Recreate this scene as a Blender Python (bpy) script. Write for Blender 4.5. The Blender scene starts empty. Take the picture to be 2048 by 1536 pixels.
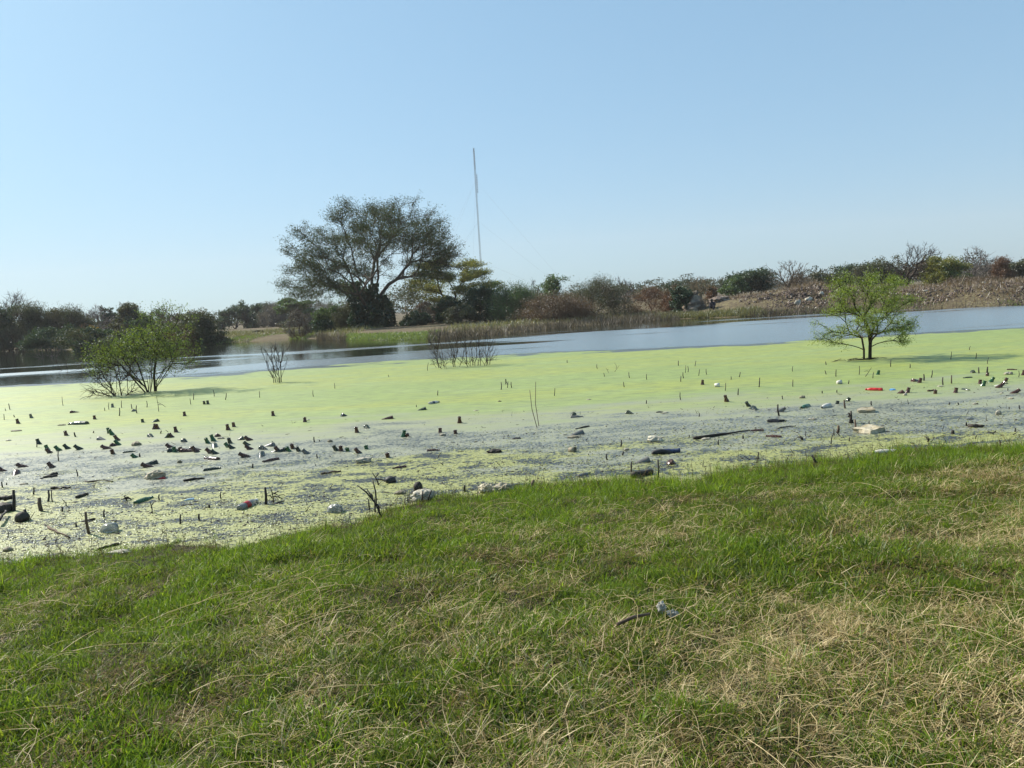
import bpy, bmesh, math, random
import numpy as np
from mathutils import Vector, Matrix, Quaternion, noise as mnoise

R = math.radians
sc = bpy.context.scene
COL = sc.collection

# ------------------------------------------------------------------ camera
FPX = 1518.0                      # focal length in pixels of the 2048-wide photograph
PITCH, ROLL = R(5.93), R(3.45)
CAM = Vector((0, 0, 1.9))         # eye above the water level (z = 0)
fwd = Vector((0, math.cos(PITCH), -math.sin(PITCH)))
up0 = Vector((0, math.sin(PITCH), math.cos(PITCH)))
rt0 = Vector((1, 0, 0))
rt = rt0 * math.cos(ROLL) - up0 * math.sin(ROLL)
up = up0 * math.cos(ROLL) + rt0 * math.sin(ROLL)
cd = bpy.data.cameras.new('camera')
cam = bpy.data.objects.new('camera', cd)
COL.objects.link(cam)
cd.sensor_width = 36.0
cd.lens = 36.0 * FPX / 2048
cd.clip_start, cd.clip_end = 0.05, 6000
cam.matrix_world = Matrix(((rt.x, up.x, -fwd.x, CAM.x), (rt.y, up.y, -fwd.y, CAM.y),
                           (rt.z, up.z, -fwd.z, CAM.z), (0, 0, 0, 1)))
sc.camera = cam

# ------------------------------------------------------------------ sky and sun
SUN_AZ, SUN_EL = R(-56), R(38)    # azimuth from +Y, negative = towards -X
sunv = Vector((math.sin(SUN_AZ) * math.cos(SUN_EL), math.cos(SUN_AZ) * math.cos(SUN_EL), math.sin(SUN_EL)))
w = bpy.data.worlds.new('World')
sc.world = w
w.use_nodes = True
wn = w.node_tree.nodes
bg = wn['Background']
sky = wn.new('ShaderNodeTexSky')
sky.sky_type = 'NISHITA'
sky.sun_disc = False
sky.sun_elevation = SUN_EL
sky.sun_rotation = SUN_AZ
sky.altitude = 1000
sky.air_density = 1.0
sky.dust_density = 2.6
sky.ozone_density = 2.0
# the phone's gentle tone curve and cool white balance, the same for the whole sky
sg = wn.new('ShaderNodeGamma')
sg.inputs[1].default_value = 0.42
st_ = wn.new('ShaderNodeMix')
st_.data_type, st_.blend_type = 'RGBA', 'MULTIPLY'
st_.inputs[0].default_value = 1.0
st_.inputs[7].default_value = (0.98, 1.50, 1.82, 1)
w.node_tree.links.new(sky.outputs[0], sg.inputs[0])
w.node_tree.links.new(sg.outputs[0], st_.inputs[6])
w.node_tree.links.new(st_.outputs[2], bg.inputs[0])
bg.inputs[1].default_value = 0.15
sl = bpy.data.lights.new('sun', 'SUN')
sl.energy = 5.0
sl.angle = R(0.55)
sl.color = (1.0, 0.94, 0.84)
sun = bpy.data.objects.new('sun', sl)
COL.objects.link(sun)
sun.rotation_euler = sunv.to_track_quat('Z', 'Y').to_euler()

vs = sc.view_settings
vs.view_transform = 'Standard'
vs.look = 'None'
vs.gamma = 1.0
vs.exposure = 0.6
cy = sc.cycles
cy.use_denoising = True
cy.max_bounces = 6
cy.diffuse_bounces = 2
cy.glossy_bounces = 3
cy.transmission_bounces = 3
cy.transparent_max_bounces = 6
cy.volume_bounces = 0
cy.caustics_reflective = False
cy.caustics_refractive = False
cy.sample_clamp_indirect = 4.0
sc.render.filter_size = 1.2 if hasattr(sc.render, 'filter_size') else 1.5

# ------------------------------------------------------------------ pixel helpers: where a sight line meets the water or a given distance
def ray(x, y):
    return fwd * FPX + rt * (x - 1024) - up * (y - 768)
def gp(x, y, z=0.0):
    d = ray(x, y)
    t = (z - CAM.z) / d.z
    return CAM + d * t
def ad(x, y, Y):
    d = ray(x, y)
    return CAM + d * (Y / d.y)

# ------------------------------------------------------------------ material helpers
def new_mat(name):
    m = bpy.data.materials.new(name)
    m.use_nodes = True
    nt = m.node_tree
    nt.nodes.clear()
    out = nt.nodes.new('ShaderNodeOutputMaterial')
    return m, nt, out
def N(nt, t, **kw):
    n = nt.nodes.new(t)
    for k, v in kw.items():
        setattr(n, k, v)
    return n
def L(nt, a, b):
    nt.links.new(a, b)
def noise_n(nt, vec, scale, detail=3.0, rough=0.55, dist=0.0):
    n = N(nt, 'ShaderNodeTexNoise')
    n.inputs['Scale'].default_value = scale
    n.inputs['Detail'].default_value = detail
    n.inputs['Roughness'].default_value = rough
    n.inputs['Distortion'].default_value = dist
    if vec is not None:
        L(nt, vec, n.inputs['Vector'])
    return n.outputs['Fac']
def math_n(nt, op, a, b=None, c=None, clamp=False):
    n = N(nt, 'ShaderNodeMath', operation=op)
    n.use_clamp = clamp
    for i, v in enumerate((a, b, c)):
        if v is None:
            continue
        if hasattr(v, 'is_output'):
            L(nt, v, n.inputs[i])
        else:
            n.inputs[i].default_value = v
    return n.outputs[0]
def smooth_n(nt, v, a, b, to0=0.0, to1=1.0):
    n = N(nt, 'ShaderNodeMapRange', interpolation_type='SMOOTHSTEP')
    L(nt, v, n.inputs[0])
    n.inputs[1].default_value, n.inputs[2].default_value = a, b
    n.inputs[3].default_value, n.inputs[4].default_value = to0, to1
    return n.outputs[0]
def mixc(nt, f, a, b, mode='MIX'):
    n = N(nt, 'ShaderNodeMix', data_type='RGBA', blend_type=mode)
    for s, v in ((n.inputs[0], f), (n.inputs[6], a), (n.inputs[7], b)):
        if hasattr(v, 'is_output'):
            L(nt, v, s)
        elif isinstance(v, (int, float)):
            s.default_value = v
        else:
            s.default_value = (v[0], v[1], v[2], 1.0)
    return n.outputs[2]
def scaled(nt, vec, s):
    n = N(nt, 'ShaderNodeMapping')
    L(nt, vec, n.inputs[0])
    n.inputs['Scale'].default_value = s
    return n.outputs[0]
def objco(nt):
    return N(nt, 'ShaderNodeTexCoord').outputs['Object']
def pos(nt):
    return N(nt, 'ShaderNodeNewGeometry').outputs['Position']
def bump_n(nt, h, strength=0.3, distance=0.02):
    b = N(nt, 'ShaderNodeBump')
    b.inputs['Strength'].default_value = strength
    b.inputs['Distance'].default_value = distance
    L(nt, h, b.inputs['Height'])
    return b.outputs[0]
def principled(nt, col, rough=0.6, spec=0.5):
    p = N(nt, 'ShaderNodeBsdfPrincipled')
    if hasattr(col, 'is_output'):
        L(nt, col, p.inputs['Base Color'])
    else:
        p.inputs['Base Color'].default_value = (*col, 1)
    p.inputs['Roughness'].default_value = rough
    p.inputs['Specular IOR Level'].default_value = spec
    return p

def simple(name, c1, c2, rough=0.7, scale=8.0, spec=0.4, bump=0.3, bd=0.01, coat=0.0, trans=0.0, detail=4.0):
    m, nt, out = new_mat(name)
    v = objco(nt)
    f = smooth_n(nt, noise_n(nt, v, scale, detail), 0.35, 0.65)
    info = N(nt, 'ShaderNodeObjectInfo').outputs['Random']
    c = mixc(nt, f, c1, c2)
    k = math_n(nt, 'MULTIPLY_ADD', info, 0.5, 0.75)
    hsv = N(nt, 'ShaderNodeHueSaturation')
    L(nt, c, hsv.inputs['Color'])
    L(nt, k, hsv.inputs['Value'])
    p = principled(nt, hsv.outputs[0], rough, spec)
    if bump:
        L(nt, bump_n(nt, noise_n(nt, v, scale * 4, 3), bump, bd), p.inputs['Normal'])
    if coat:
        p.inputs['Coat Weight'].default_value = coat
        p.inputs['Coat Roughness'].default_value = 0.08
    if trans:
        p.inputs['Transmission Weight'].default_value = trans
    L(nt, p.outputs[0], out.inputs[0])
    return m

def leaf_mat(name, c1, c2, c3=None, trans=0.45, rough=0.5, gloss=0.06, patch=0.5):
    """leaf: every leaf its own tint between c1 and c2, whole sprays towards c3, light coming through"""
    m, nt, out = new_mat(name)
    g = N(nt, 'ShaderNodeNewGeometry')
    r = g.outputs['Random Per Island']
    c = mixc(nt, r, c1, c2)
    if c3:
        f = smooth_n(nt, noise_n(nt, g.outputs['Position'], patch, 2), 0.52, 0.66)
        c = mixc(nt, f, c, c3)
    d = N(nt, 'ShaderNodeBsdfDiffuse')
    L(nt, c, d.inputs[0])
    t = N(nt, 'ShaderNodeBsdfTranslucent')
    tc = mixc(nt, 0.55, c, (1.0, 1.0, 0.35), 'MULTIPLY')
    tc2 = N(nt, 'ShaderNodeHueSaturation')
    tc2.inputs['Value'].default_value = 1.5
    L(nt, tc, tc2.inputs['Color'])
    L(nt, tc2.outputs[0], t.inputs[0])
    mx = N(nt, 'ShaderNodeMixShader')
    mx.inputs[0].default_value = trans
    L(nt, d.outputs[0], mx.inputs[1])
    L(nt, t.outputs[0], mx.inputs[2])
    if gloss:
        gl = N(nt, 'ShaderNodeBsdfGlossy')
        gl.inputs['Roughness'].default_value = rough
        gl.inputs['Color'].default_value = (0.8, 0.85, 0.9, 1)
        m2 = N(nt, 'ShaderNodeMixShader')
        m2.inputs[0].default_value = gloss
        L(nt, mx.outputs[0], m2.inputs[1])
        L(nt, gl.outputs[0], m2.inputs[2])
        L(nt, m2.outputs[0], out.inputs[0])
    else:
        L(nt, mx.outputs[0], out.inputs[0])
    return m

M = {}
# ------------------------------------------------------------------ mesh helpers
def np_mesh(name, V, Fq=None, T=None, smooth=False):
    V = np.asarray(V, np.float32).reshape(-1, 3)
    Fq = np.zeros((0, 4), np.int32) if Fq is None else np.asarray(Fq, np.int32).reshape(-1, 4)
    T = np.zeros((0, 3), np.int32) if T is None else np.asarray(T, np.int32).reshape(-1, 3)
    me = bpy.data.meshes.new(name)
    me.vertices.add(len(V))
    me.vertices.foreach_set('co', V.ravel())
    nl = Fq.size + T.size
    me.loops.add(nl)
    me.loops.foreach_set('vertex_index', np.concatenate([Fq.ravel(), T.ravel()]))
    me.polygons.add(len(Fq) + len(T))
    st = np.concatenate([np.arange(len(Fq)) * 4, Fq.size + np.arange(len(T)) * 3]).astype(np.int32)
    me.polygons.foreach_set('loop_start', st)
    if smooth:
        me.polygons.foreach_set('use_smooth', np.ones(len(Fq) + len(T), bool))
    me.update(calc_edges=True)
    return me
def link(name, me, mat=None, parent=None, loc=None):
    o = bpy.data.objects.new(name, me)
    if mat is not None and me is not None and len(me.materials) == 0:
        me.materials.append(mat)
    COL.objects.link(o)
    if parent is not None:
        o.parent = parent
    if loc is not None:
        o.location = loc
    return o
def tag(o, label=None, cat=None, group=None, kind=None):
    if label: o['label'] = label
    if cat: o['category'] = cat
    if group: o['group'] = group
    if kind: o['kind'] = kind
    return o
def empty(name, loc, rz=0.0):
    o = bpy.data.objects.new(name, None)
    o.empty_display_size = 0.2
    COL.objects.link(o)
    o.location = loc
    o.rotation_euler = (0, 0, rz)
    return o
def tubes(P0, P1, R0, R1, n=4):
    """one n-sided tapered tube for every segment"""
    P0, P1 = np.asarray(P0, float), np.asarray(P1, float)
    m = len(P0)
    if m == 0:
        return np.zeros((0, 3)), np.zeros((0, 4), int)
    d = P1 - P0
    d /= np.maximum(np.linalg.norm(d, axis=1, keepdims=True), 1e-9)
    a = np.where(np.abs(d[:, 2:3]) > 0.9, np.array([[1., 0, 0]]), np.array([[0, 0, 1.]]))
    u = np.cross(d, a)
    u /= np.maximum(np.linalg.norm(u, axis=1, keepdims=True), 1e-9)
    v = np.cross(d, u)
    ang = np.arange(n) * 2 * np.pi / n
    ring = u[:, None, :] * np.cos(ang)[None, :, None] + v[:, None, :] * np.sin(ang)[None, :, None]
    A = P0[:, None, :] + ring * np.asarray(R0)[:, None, None]
    B = P1[:, None, :] + ring * np.asarray(R1)[:, None, None]
    V = np.concatenate([A, B], axis=1).reshape(-1, 3)
    k = np.arange(n)
    f = np.stack([k, (k + 1) % n, n + (k + 1) % n, n + k], axis=1)
    Fq = (np.arange(m) * 2 * n)[:, None, None] + f[None]
    return V, Fq.reshape(-1, 4)
def cards(C, size, rng, aspect=0.5, updir=0.0, droop=0.0):
    """leaf-sized diamonds at the points C"""
    C = np.asarray(C, float)
    m = len(C)
    d = rng.normal(size=(m, 3))
    d[:, 2] += updir
    d /= np.linalg.norm(d, axis=1, keepdims=True)
    e = rng.normal(size=(m, 3))
    s = np.cross(d, e)
    s /= np.maximum(np.linalg.norm(s, axis=1, keepdims=True), 1e-9)
    sz = (np.asarray(size) * rng.uniform(0.6, 1.4, m))[:, None]
    V = np.stack([C - d * sz * 0.5, C + s * sz * aspect * 0.5, C + d * sz * 0.5, C - s * sz * aspect * 0.5], axis=1).reshape(-1, 3)
    return V, np.arange(m * 4).reshape(-1, 4)
def ribbons(P, D, Ln, W, bend, rng, K=3, twist=True):
    """curved grass blades: root P, start direction D, length Ln, width W, bend downwards"""
    m = len(P)
    side = np.stack([-D[:, 1], D[:, 0], np.zeros(m)], 1) + rng.normal(size=(m, 3)) * 0.25
    side /= np.maximum(np.linalg.norm(side, axis=1, keepdims=True), 1e-9)
    cur, dirn = P.copy(), D.copy()
    rows = []
    for k in range(K + 1):
        t = k / K
        wd = (W * (1 - 0.92 * t ** 1.6))[:, None] * 0.5
        rows.append(np.stack([cur - side * wd, cur + side * wd], 1))
        cur = cur + dirn * (Ln / K)[:, None]
        dirn = dirn + np.stack([np.zeros(m), np.zeros(m), -bend], 1) / K + rng.normal(size=(m, 3)) * 0.06
        dirn /= np.linalg.norm(dirn, axis=1, keepdims=True)
    V = np.stack(rows, 1).reshape(m, -1, 3)
    nv = 2 * (K + 1)
    f = np.array([[2 * k, 2 * k + 1, 2 * k + 3, 2 * k + 2] for k in range(K)])
    return V.reshape(-1, 3), ((np.arange(m) * nv)[:, None, None] + f[None]).reshape(-1, 4)
def join(parts):
    V, Fs, o = [], [], 0
    for v, f in parts:
        V.append(v)
        Fs.append(np.asarray(f) + o)
        o += len(v)
    return np.concatenate(V), np.concatenate(Fs)
def lathe(profile, n=14):
    """profile [(radius, height)] turned about z"""
    V, Fq = [], []
    for r, z in profile:
        for k in range(n):
            a = 2 * math.pi * k / n
            V.append((r * math.cos(a), r * math.sin(a), z))
    for i in range(len(profile) - 1):
        for k in range(n):
            Fq.append((i * n + k, i * n + (k + 1) % n, (i + 1) * n + (k + 1) % n, (i + 1) * n + k))
    return np.array(V), np.array(Fq)
def polytube(pts, radii, n=6, caps=True):
    pts = [Vector(p) for p in pts]
    V, Fq, T = [], [], []
    ref = Vector((0.3, 0.9, 0.2))
    for i, p in enumerate(pts):
        d = (pts[min(i + 1, len(pts) - 1)] - pts[max(i - 1, 0)]).normalized()
        u = d.cross(ref)
        if u.length < 1e-3:
            u = d.cross(Vector((1, 0, 0)))
        u.normalize()
        v = d.cross(u)
        for k in range(n):
            a = 2 * math.pi * k / n
            V.append(p + (u * math.cos(a) + v * math.sin(a)) * radii[i])
    for i in range(len(pts) - 1):
        for k in range(n):
            Fq.append((i * n + k, i * n + (k + 1) % n, (i + 1) * n + (k + 1) % n, (i + 1) * n + k))
    if caps:
        a0, a1 = len(V), len(V) + 1
        V += [pts[0], pts[-1]]
        e = (len(pts) - 1) * n
        for k in range(n):
            T.append((a0, (k + 1) % n, k))
            T.append((a1, e + k, e + (k + 1) % n))
    return np.array([tuple(v) for v in V]), np.array(Fq), np.array(T) if T else None

rs = np.random.default_rng

# ------------------------------------------------------------------ shape of the land
SH = [(0, 1125), (150, 1112), (300, 1096), (450, 1088), (600, 1066), (700, 1052), (770, 1024), (900, 996), (1024, 982), (1200, 965),
      (1400, 950), (1600, 930), (1750, 910), (1900, 897), (2048, 890)]
_s = [gp(x, y, 0.09) for x, y in SH]
sx, sy = np.array([p.x for p in _s]), np.array([p.y for p in _s])
sx = np.concatenate([[-60, sx[0] - 3], sx, [sx[-1] + 3, 60]])
sy = np.concatenate([[sy[0] - 1.0, sy[0] - 0.2], sy, [sy[-1] + 0.2, sy[-1] + 1.5]])
def shore(x):
    return np.interp(x, sx, sy) + 0.16 * np.sin(x * 2.3 + 1) * np.sin(x * 0.9) + 0.07 * np.sin(x * 6.1 + 0.5) + 0.04 * np.sin(x * 13.7)
FS = [(0, 701), (110, 700), (300, 697), (430, 690), (470, 682), (560, 677), (640, 678), (700, 681), (800, 680), (890, 677), (930, 673), (1000, 668), (1100, 657),
      (1230, 646), (1350, 638), (1500, 633), (1640, 627), (1800, 619), (1920, 615), (2048, 611)]
_f = [gp(x, y, 0.0) for x, y in FS]
fx, fy = np.array([p.x for p in _f]), np.array([p.y for p in _f])
_o = np.argsort(fx)
fx, fy = fx[_o], fy[_o]
fx = np.concatenate([[-400, -160], fx, [fx[-1] + 25, 130, 400]])
fy = np.concatenate([[20, 80], fy, [fy[-1] + 2, 40, 15]])
def fshore(x):
    return np.interp(x, fx, fy)
_rng = rs(3)
_ph = _rng.uniform(0, 6.28, (10, 2))
def wob(x, y, s):
    """cheap smooth unevenness, about -1..1"""
    r = 0
    for i in range(5):
        a = 0.7 + i * 1.9
        r = r + np.sin((x * math.cos(a) + y * math.sin(a)) * s * (1 + 0.37 * i) + _ph[i, 0]) * np.sin((x * math.sin(a * 1.3) - y * math.cos(a * 1.3)) * s * (0.8 + 0.29 * i) + _ph[i, 1])
    return r / 3.0
def land(x, y):
    x, y = np.asarray(x, float), np.asarray(y, float)
    tn = shore(x) - y
    tf = y - fshore(x)
    near = 0.035 + 0.35 * (1 - np.exp(-np.maximum(tn, 0) / 3.2)) + 0.04 * wob(x, y, 2.1) * np.clip(tn, 0, 1) + 0.03 * wob(x, y, 5.2) * np.clip(tn, 0, 1)
    far = -0.03 + 0.5 * (1 - np.exp(-np.maximum(tf, 0) / 3.0)) + 0.06 * wob(x, y, 0.5) * np.clip(tf / 3, 0, 1)
    # raised rubble bank on the far right
    m = np.clip((x - 13) / 7, 0, 1) * np.clip(tf / 6.5, 0, 1)
    m = m * m * (3 - 2 * m)
    far = far + m * (0.85 + 0.16 * wob(x, y, 0.6) + 0.12 * wob(x, y, 1.7))
    # the heap of rubble behind the small tree
    far = far + 0.75 * np.exp(-(((x - 25.0) / 4.2) ** 2 + ((y - 62.5) / 2.8) ** 2))
    bed = np.where(-tn < -tf, 0.035, -0.03) - 0.10 * np.minimum(np.maximum(-tn, 0), np.maximum(-tf, 0))
    bed = np.maximum(bed, -0.9)
    h = np.where(tn > 0, near, np.where(tf > 0, far, bed))
    return h
def lz(x, y):
    return float(land(x, y))

# ground sheet: one mesh to the horizon, finer where it is near
def spaced(a, b, n, p):
    t = np.linspace(-1, 1, n)
    return np.sign(t) * np.abs(t) ** p * (b - a) / 2 + (a + b) / 2
gx = np.unique(np.concatenate([np.linspace(-9, 9, 110), spaced(-1500, 1500, 161, 3.2)]))
gy = np.unique(np.concatenate([np.linspace(-6, 9, 95), np.linspace(9, 45, 25), np.linspace(45, 110, 90), 110 + 1390 * np.linspace(0, 1, 45) ** 2.2, -6 - 300 * np.linspace(0, 1, 12) ** 2]))
X, Y = np.meshgrid(gx, gy)
Z = land(X, Y)
nx, ny = len(gx), len(gy)
I = np.arange(nx * ny).reshape(ny, nx)
quads = np.stack([I[:-1, :-1], I[:-1, 1:], I[1:, 1:], I[1:, :-1]], -1).reshape(-1, 4)
def ground_mat():
    m, nt, out = new_mat('soil_and_dry_grass')
    v = pos(nt)
    sep = N(nt, 'ShaderNodeSeparateXYZ')
    L(nt, v, sep.inputs[0])
    n1 = noise_n(nt, v, 0.35, 5)
    n2 = noise_n(nt, v, 6.0, 4)
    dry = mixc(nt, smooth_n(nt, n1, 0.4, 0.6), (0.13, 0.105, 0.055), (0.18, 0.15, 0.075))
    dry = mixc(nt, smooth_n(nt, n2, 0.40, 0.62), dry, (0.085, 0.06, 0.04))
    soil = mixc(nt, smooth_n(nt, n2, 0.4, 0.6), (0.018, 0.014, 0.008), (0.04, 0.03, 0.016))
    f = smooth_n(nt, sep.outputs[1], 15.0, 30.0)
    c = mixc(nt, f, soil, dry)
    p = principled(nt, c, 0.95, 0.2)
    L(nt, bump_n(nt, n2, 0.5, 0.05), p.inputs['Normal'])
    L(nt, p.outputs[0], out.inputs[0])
    return m
M['ground'] = ground_mat()
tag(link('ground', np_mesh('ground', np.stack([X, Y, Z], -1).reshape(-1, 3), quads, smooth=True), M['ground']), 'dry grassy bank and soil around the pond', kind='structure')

# water
def water_nodes(nt, v):
    a = noise_n(nt, scaled(nt, v, (1.1, 2.6, 1)), 1.0, 3, 0.6)
    b = noise_n(nt, scaled(nt, v, (0.06, 0.22, 1)), 1.0, 2)
    c = noise_n(nt, scaled(nt, v, (5.0, 9.0, 1)), 1.0, 2)
    h = math_n(nt, 'MULTIPLY_ADD', c, 0.25, a)
    sp = N(nt, 'ShaderNodeSeparateXYZ')
    L(nt, v, sp.inputs[0])
    b = math_n(nt, 'MULTIPLY_ADD', sp.outputs[0], 0.006, b)
    b = math_n(nt, 'SUBTRACT', b, smooth_n(nt, sp.outputs[1], 40.0, 55.0, 0.0, 0.30))
    st = smooth_n(nt, b, 0.34, 0.56, 0.06, 0.22)
    bp = N(nt, 'ShaderNodeBump')
    bp.inputs['Distance'].default_value = 0.10
    L(nt, st, bp.inputs['Strength'])
    L(nt, h, bp.inputs['Height'])
    df = N(nt, 'ShaderNodeBsdfDiffuse')
    df.inputs[0].default_value = (0.022, 0.026, 0.020, 1)
    gl = N(nt, 'ShaderNodeBsdfGlossy')
    gl.inputs['Color'].default_value = (1.0, 0.98, 0.93, 1)
    L(nt, smooth_n(nt, b, 0.36, 0.50, 0.04, 0.25), gl.inputs['Roughness'])
    L(nt, bp.outputs[0], gl.inputs['Normal'])
    fr = N(nt, 'ShaderNodeFresnel')
    fr.inputs['IOR'].default_value = 1.333
    mx = N(nt, 'ShaderNodeMixShader')
    L(nt, fr.outputs[0], mx.inputs[0])
    L(nt, df.outputs[0], mx.inputs[1])
    L(nt, gl.outputs[0], mx.inputs[2])
    return mx
m, nt, out = new_mat('pond_water')
L(nt, water_nodes(nt, pos(nt)).outputs[0], out.inputs[0])
M['water'] = m
wv = np.array([(-420, 1.0, 0), (420, 1.0, 0), (420, 130, 0), (-420, 130, 0)])
tag(link('water', np_mesh('water', wv, [(0, 1, 2, 3)]), M['water']), 'dark open pond water beyond the duckweed', kind='structure')

# duckweed carpet, floating 4 mm above the water sheet
DE = [(0, 772), (200, 762), (400, 751), (600, 735), (760, 722), (900, 715), (1024, 708), (1300, 696), (1500, 687), (1640, 679), (1800, 668), (2048, 654)]
_d = [gp(x, y, 0.004) for x, y in DE]
dx, dy = np.array([p.x for p in _d]), np.array([p.y for p in _d])
def dedge(x):
    return np.interp(x, dx, dy)
cx = np.unique(np.concatenate([np.linspace(-24, 24, 241), np.linspace(-90, 90, 91)]))
tt = np.concatenate([np.linspace(0, 0.85, 22), np.linspace(0.865, 1, 18)])
DX = np.repeat(cx[None, :], len(tt), 0)
edge = dedge(cx) + 0.35 * np.sin(cx * 0.9) * np.sin(cx * 0.37 + 1) + 0.10 * np.sin(cx * 4.1 + 2) + 0.05 * np.sin(cx * 11.0)
y0 = shore(cx) - 0.6
DY = y0[None, :] + (edge - y0)[None, :] * tt[:, None]
DZ = np.full_like(DX, 0.004)
I = np.arange(DX.size).reshape(DX.shape)
dq = np.stack([I[:-1, :-1], I[:-1, 1:], I[1:, 1:], I[1:, :-1]], -1).reshape(-1, 4)
def duckweed_mat():
    m, nt, out = new_mat('duckweed')
    v = pos(nt)
    sep = N(nt, 'ShaderNodeSeparateXYZ')
    L(nt, v, sep.inputs[0])
    yy = sep.outputs[1]
    band = noise_n(nt, scaled(nt, v, (0.05, 0.30, 1)), 1.0, 4, 0.6)
    mid = noise_n(nt, scaled(nt, v, (0.33, 0.9, 1)), 1.0, 5, 0.6)
    mat_ = noise_n(nt, scaled(nt, v, (1.6, 3.0, 1)), 1.0, 5, 0.65)
    fine = noise_n(nt, scaled(nt, v, (26.0, 34.0, 1)), 1.0, 3, 0.75)
    mott = noise_n(nt, scaled(nt, v, (2.2, 7.0, 1)), 1.0, 8, 0.75)
    fine2 = noise_n(nt, scaled(nt, v, (14.0, 24.0, 1)), 1.0, 4, 0.7)
    # coverage: full beyond about 14 m, thin and broken before
    d = math_n(nt, 'MULTIPLY_ADD', math_n(nt, 'SUBTRACT', mid, 0.5), 9.0, yy)
    far = smooth_n(nt, d, 10.8, 15.4)
    grey = smooth_n(nt, math_n(nt, 'MULTIPLY_ADD', math_n(nt, 'SUBTRACT', mat_, 0.5), 5.0, d), 8.2, 10.4)   # 0 = rough mats by the grass, 1 = open scum
    cov_near = smooth_n(nt, mat_, 0.34, 0.64, 0.42, 0.60)
    cov_grey = smooth_n(nt, mat_, 0.38, 0.72, 0.475, 0.565)
    cv = N(nt, 'ShaderNodeMix', data_type='FLOAT')
    L(nt, grey, cv.inputs[0]); L(nt, cov_near, cv.inputs[2]); L(nt, cov_grey, cv.inputs[3])
    cv2 = N(nt, 'ShaderNodeMix', data_type='FLOAT')
    L(nt, far, cv2.inputs[0]); L(nt, cv.outputs[0], cv2.inputs[2]); L(nt, smooth_n(nt, math_n(nt, 'MULTIPLY_ADD', mott, 0.5, math_n(nt, 'MULTIPLY', mid, 0.5)), 0.36, 0.54, 0.66, 0.95), cv2.inputs[3])
    ea = N(nt, 'ShaderNodeAttribute', attribute_name='edge').outputs['Fac']
    rim = smooth_n(nt, math_n(nt, 'MULTIPLY_ADD', math_n(nt, 'SUBTRACT', mid, 0.52), 6.0, ea), 0.0, 1.8)
    cov = math_n(nt, 'SUBTRACT', cv2.outputs[0], math_n(nt, 'MULTIPLY', math_n(nt, 'SUBTRACT', 1.0, rim), 0.55))
    spk = math_n(nt, 'MULTIPLY_ADD', fine2, 0.45, math_n(nt, 'MULTIPLY', fine, 0.55))
    mask = smooth_n(nt, math_n(nt, 'SUBTRACT', cov, spk), -0.022, 0.022)
    c = mixc(nt, smooth_n(nt, band, 0.42, 0.58), (0.23, 0.31, 0.062), (0.30, 0.34, 0.040))
    c = mixc(nt, smooth_n(nt, mid, 0.48, 0.66), c, (0.265, 0.34, 0.090))
    c = mixc(nt, math_n(nt, 'MULTIPLY', smooth_n(nt, fine, 0.35, 0.65), 0.35), c, (0.38, 0.39, 0.09))
    c = mixc(nt, smooth_n(nt, mott, 0.36, 0.62, 0.75, 0.0), c, (0.14, 0.17, 0.045))
    streak = noise_n(nt, scaled(nt, v, (0.30, 4.5, 1)), 1.0, 4, 0.6)
    c = mixc(nt, smooth_n(nt, streak, 0.54, 0.70, 0.0, 0.6), c, (0.17, 0.21, 0.07))
    cn = mixc(nt, smooth_n(nt, fine2, 0.4, 0.6), (0.33, 0.33, 0.10), (0.20, 0.215, 0.05))
    cn = mixc(nt, smooth_n(nt, grey, 0.3, 1.0), cn, (0.255, 0.26, 0.175))
    c = mixc(nt, far, cn, c)
    p = principled(nt, c, 0.60, 0.70)
    bs = math_n(nt, 'MULTIPLY_ADD', far, -0.30, 0.42)
    bp = N(nt, 'ShaderNodeBump')
    bp.inputs['Distance'].default_value = 0.012
    L(nt, bs, bp.inputs['Strength'])
    L(nt, spk, bp.inputs['Height'])
    L(nt, bp.outputs[0], p.inputs['Normal'])
    # scummy film of water between the fronds
    film = principled(nt, mixc(nt, grey, (0.022, 0.019, 0.014), (0.060, 0.064, 0.057)), 0.36, 0.36)
    bf = N(nt, 'ShaderNodeBump')
    bf.inputs['Distance'].default_value = 0.006
    bf.inputs['Strength'].default_value = 0.35
    L(nt, fine2, bf.inputs['Height'])
    L(nt, bf.outputs[0], film.inputs['Normal'])
    mx = N(nt, 'ShaderNodeMixShader')
    L(nt, mask, mx.inputs[0])
    L(nt, film.outputs[0], mx.inputs[1])
    L(nt, p.outputs[0], mx.inputs[2])
    L(nt, mx.outputs[0], out.inputs[0])
    return m
M['duckweed'] = duckweed_mat()
_dw = np_mesh('duckweed', np.stack([DX, DY, DZ], -1).reshape(-1, 3), dq)
_at = _dw.attributes.new('edge', 'FLOAT', 'POINT')
_at.data.foreach_set('value', (edge[None, :] - DY).astype(np.float32).ravel())
tag(link('duckweed', _dw, M['duckweed']), 'pale green carpet of duckweed floating on the pond', 'duckweed', kind='stuff')

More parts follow.
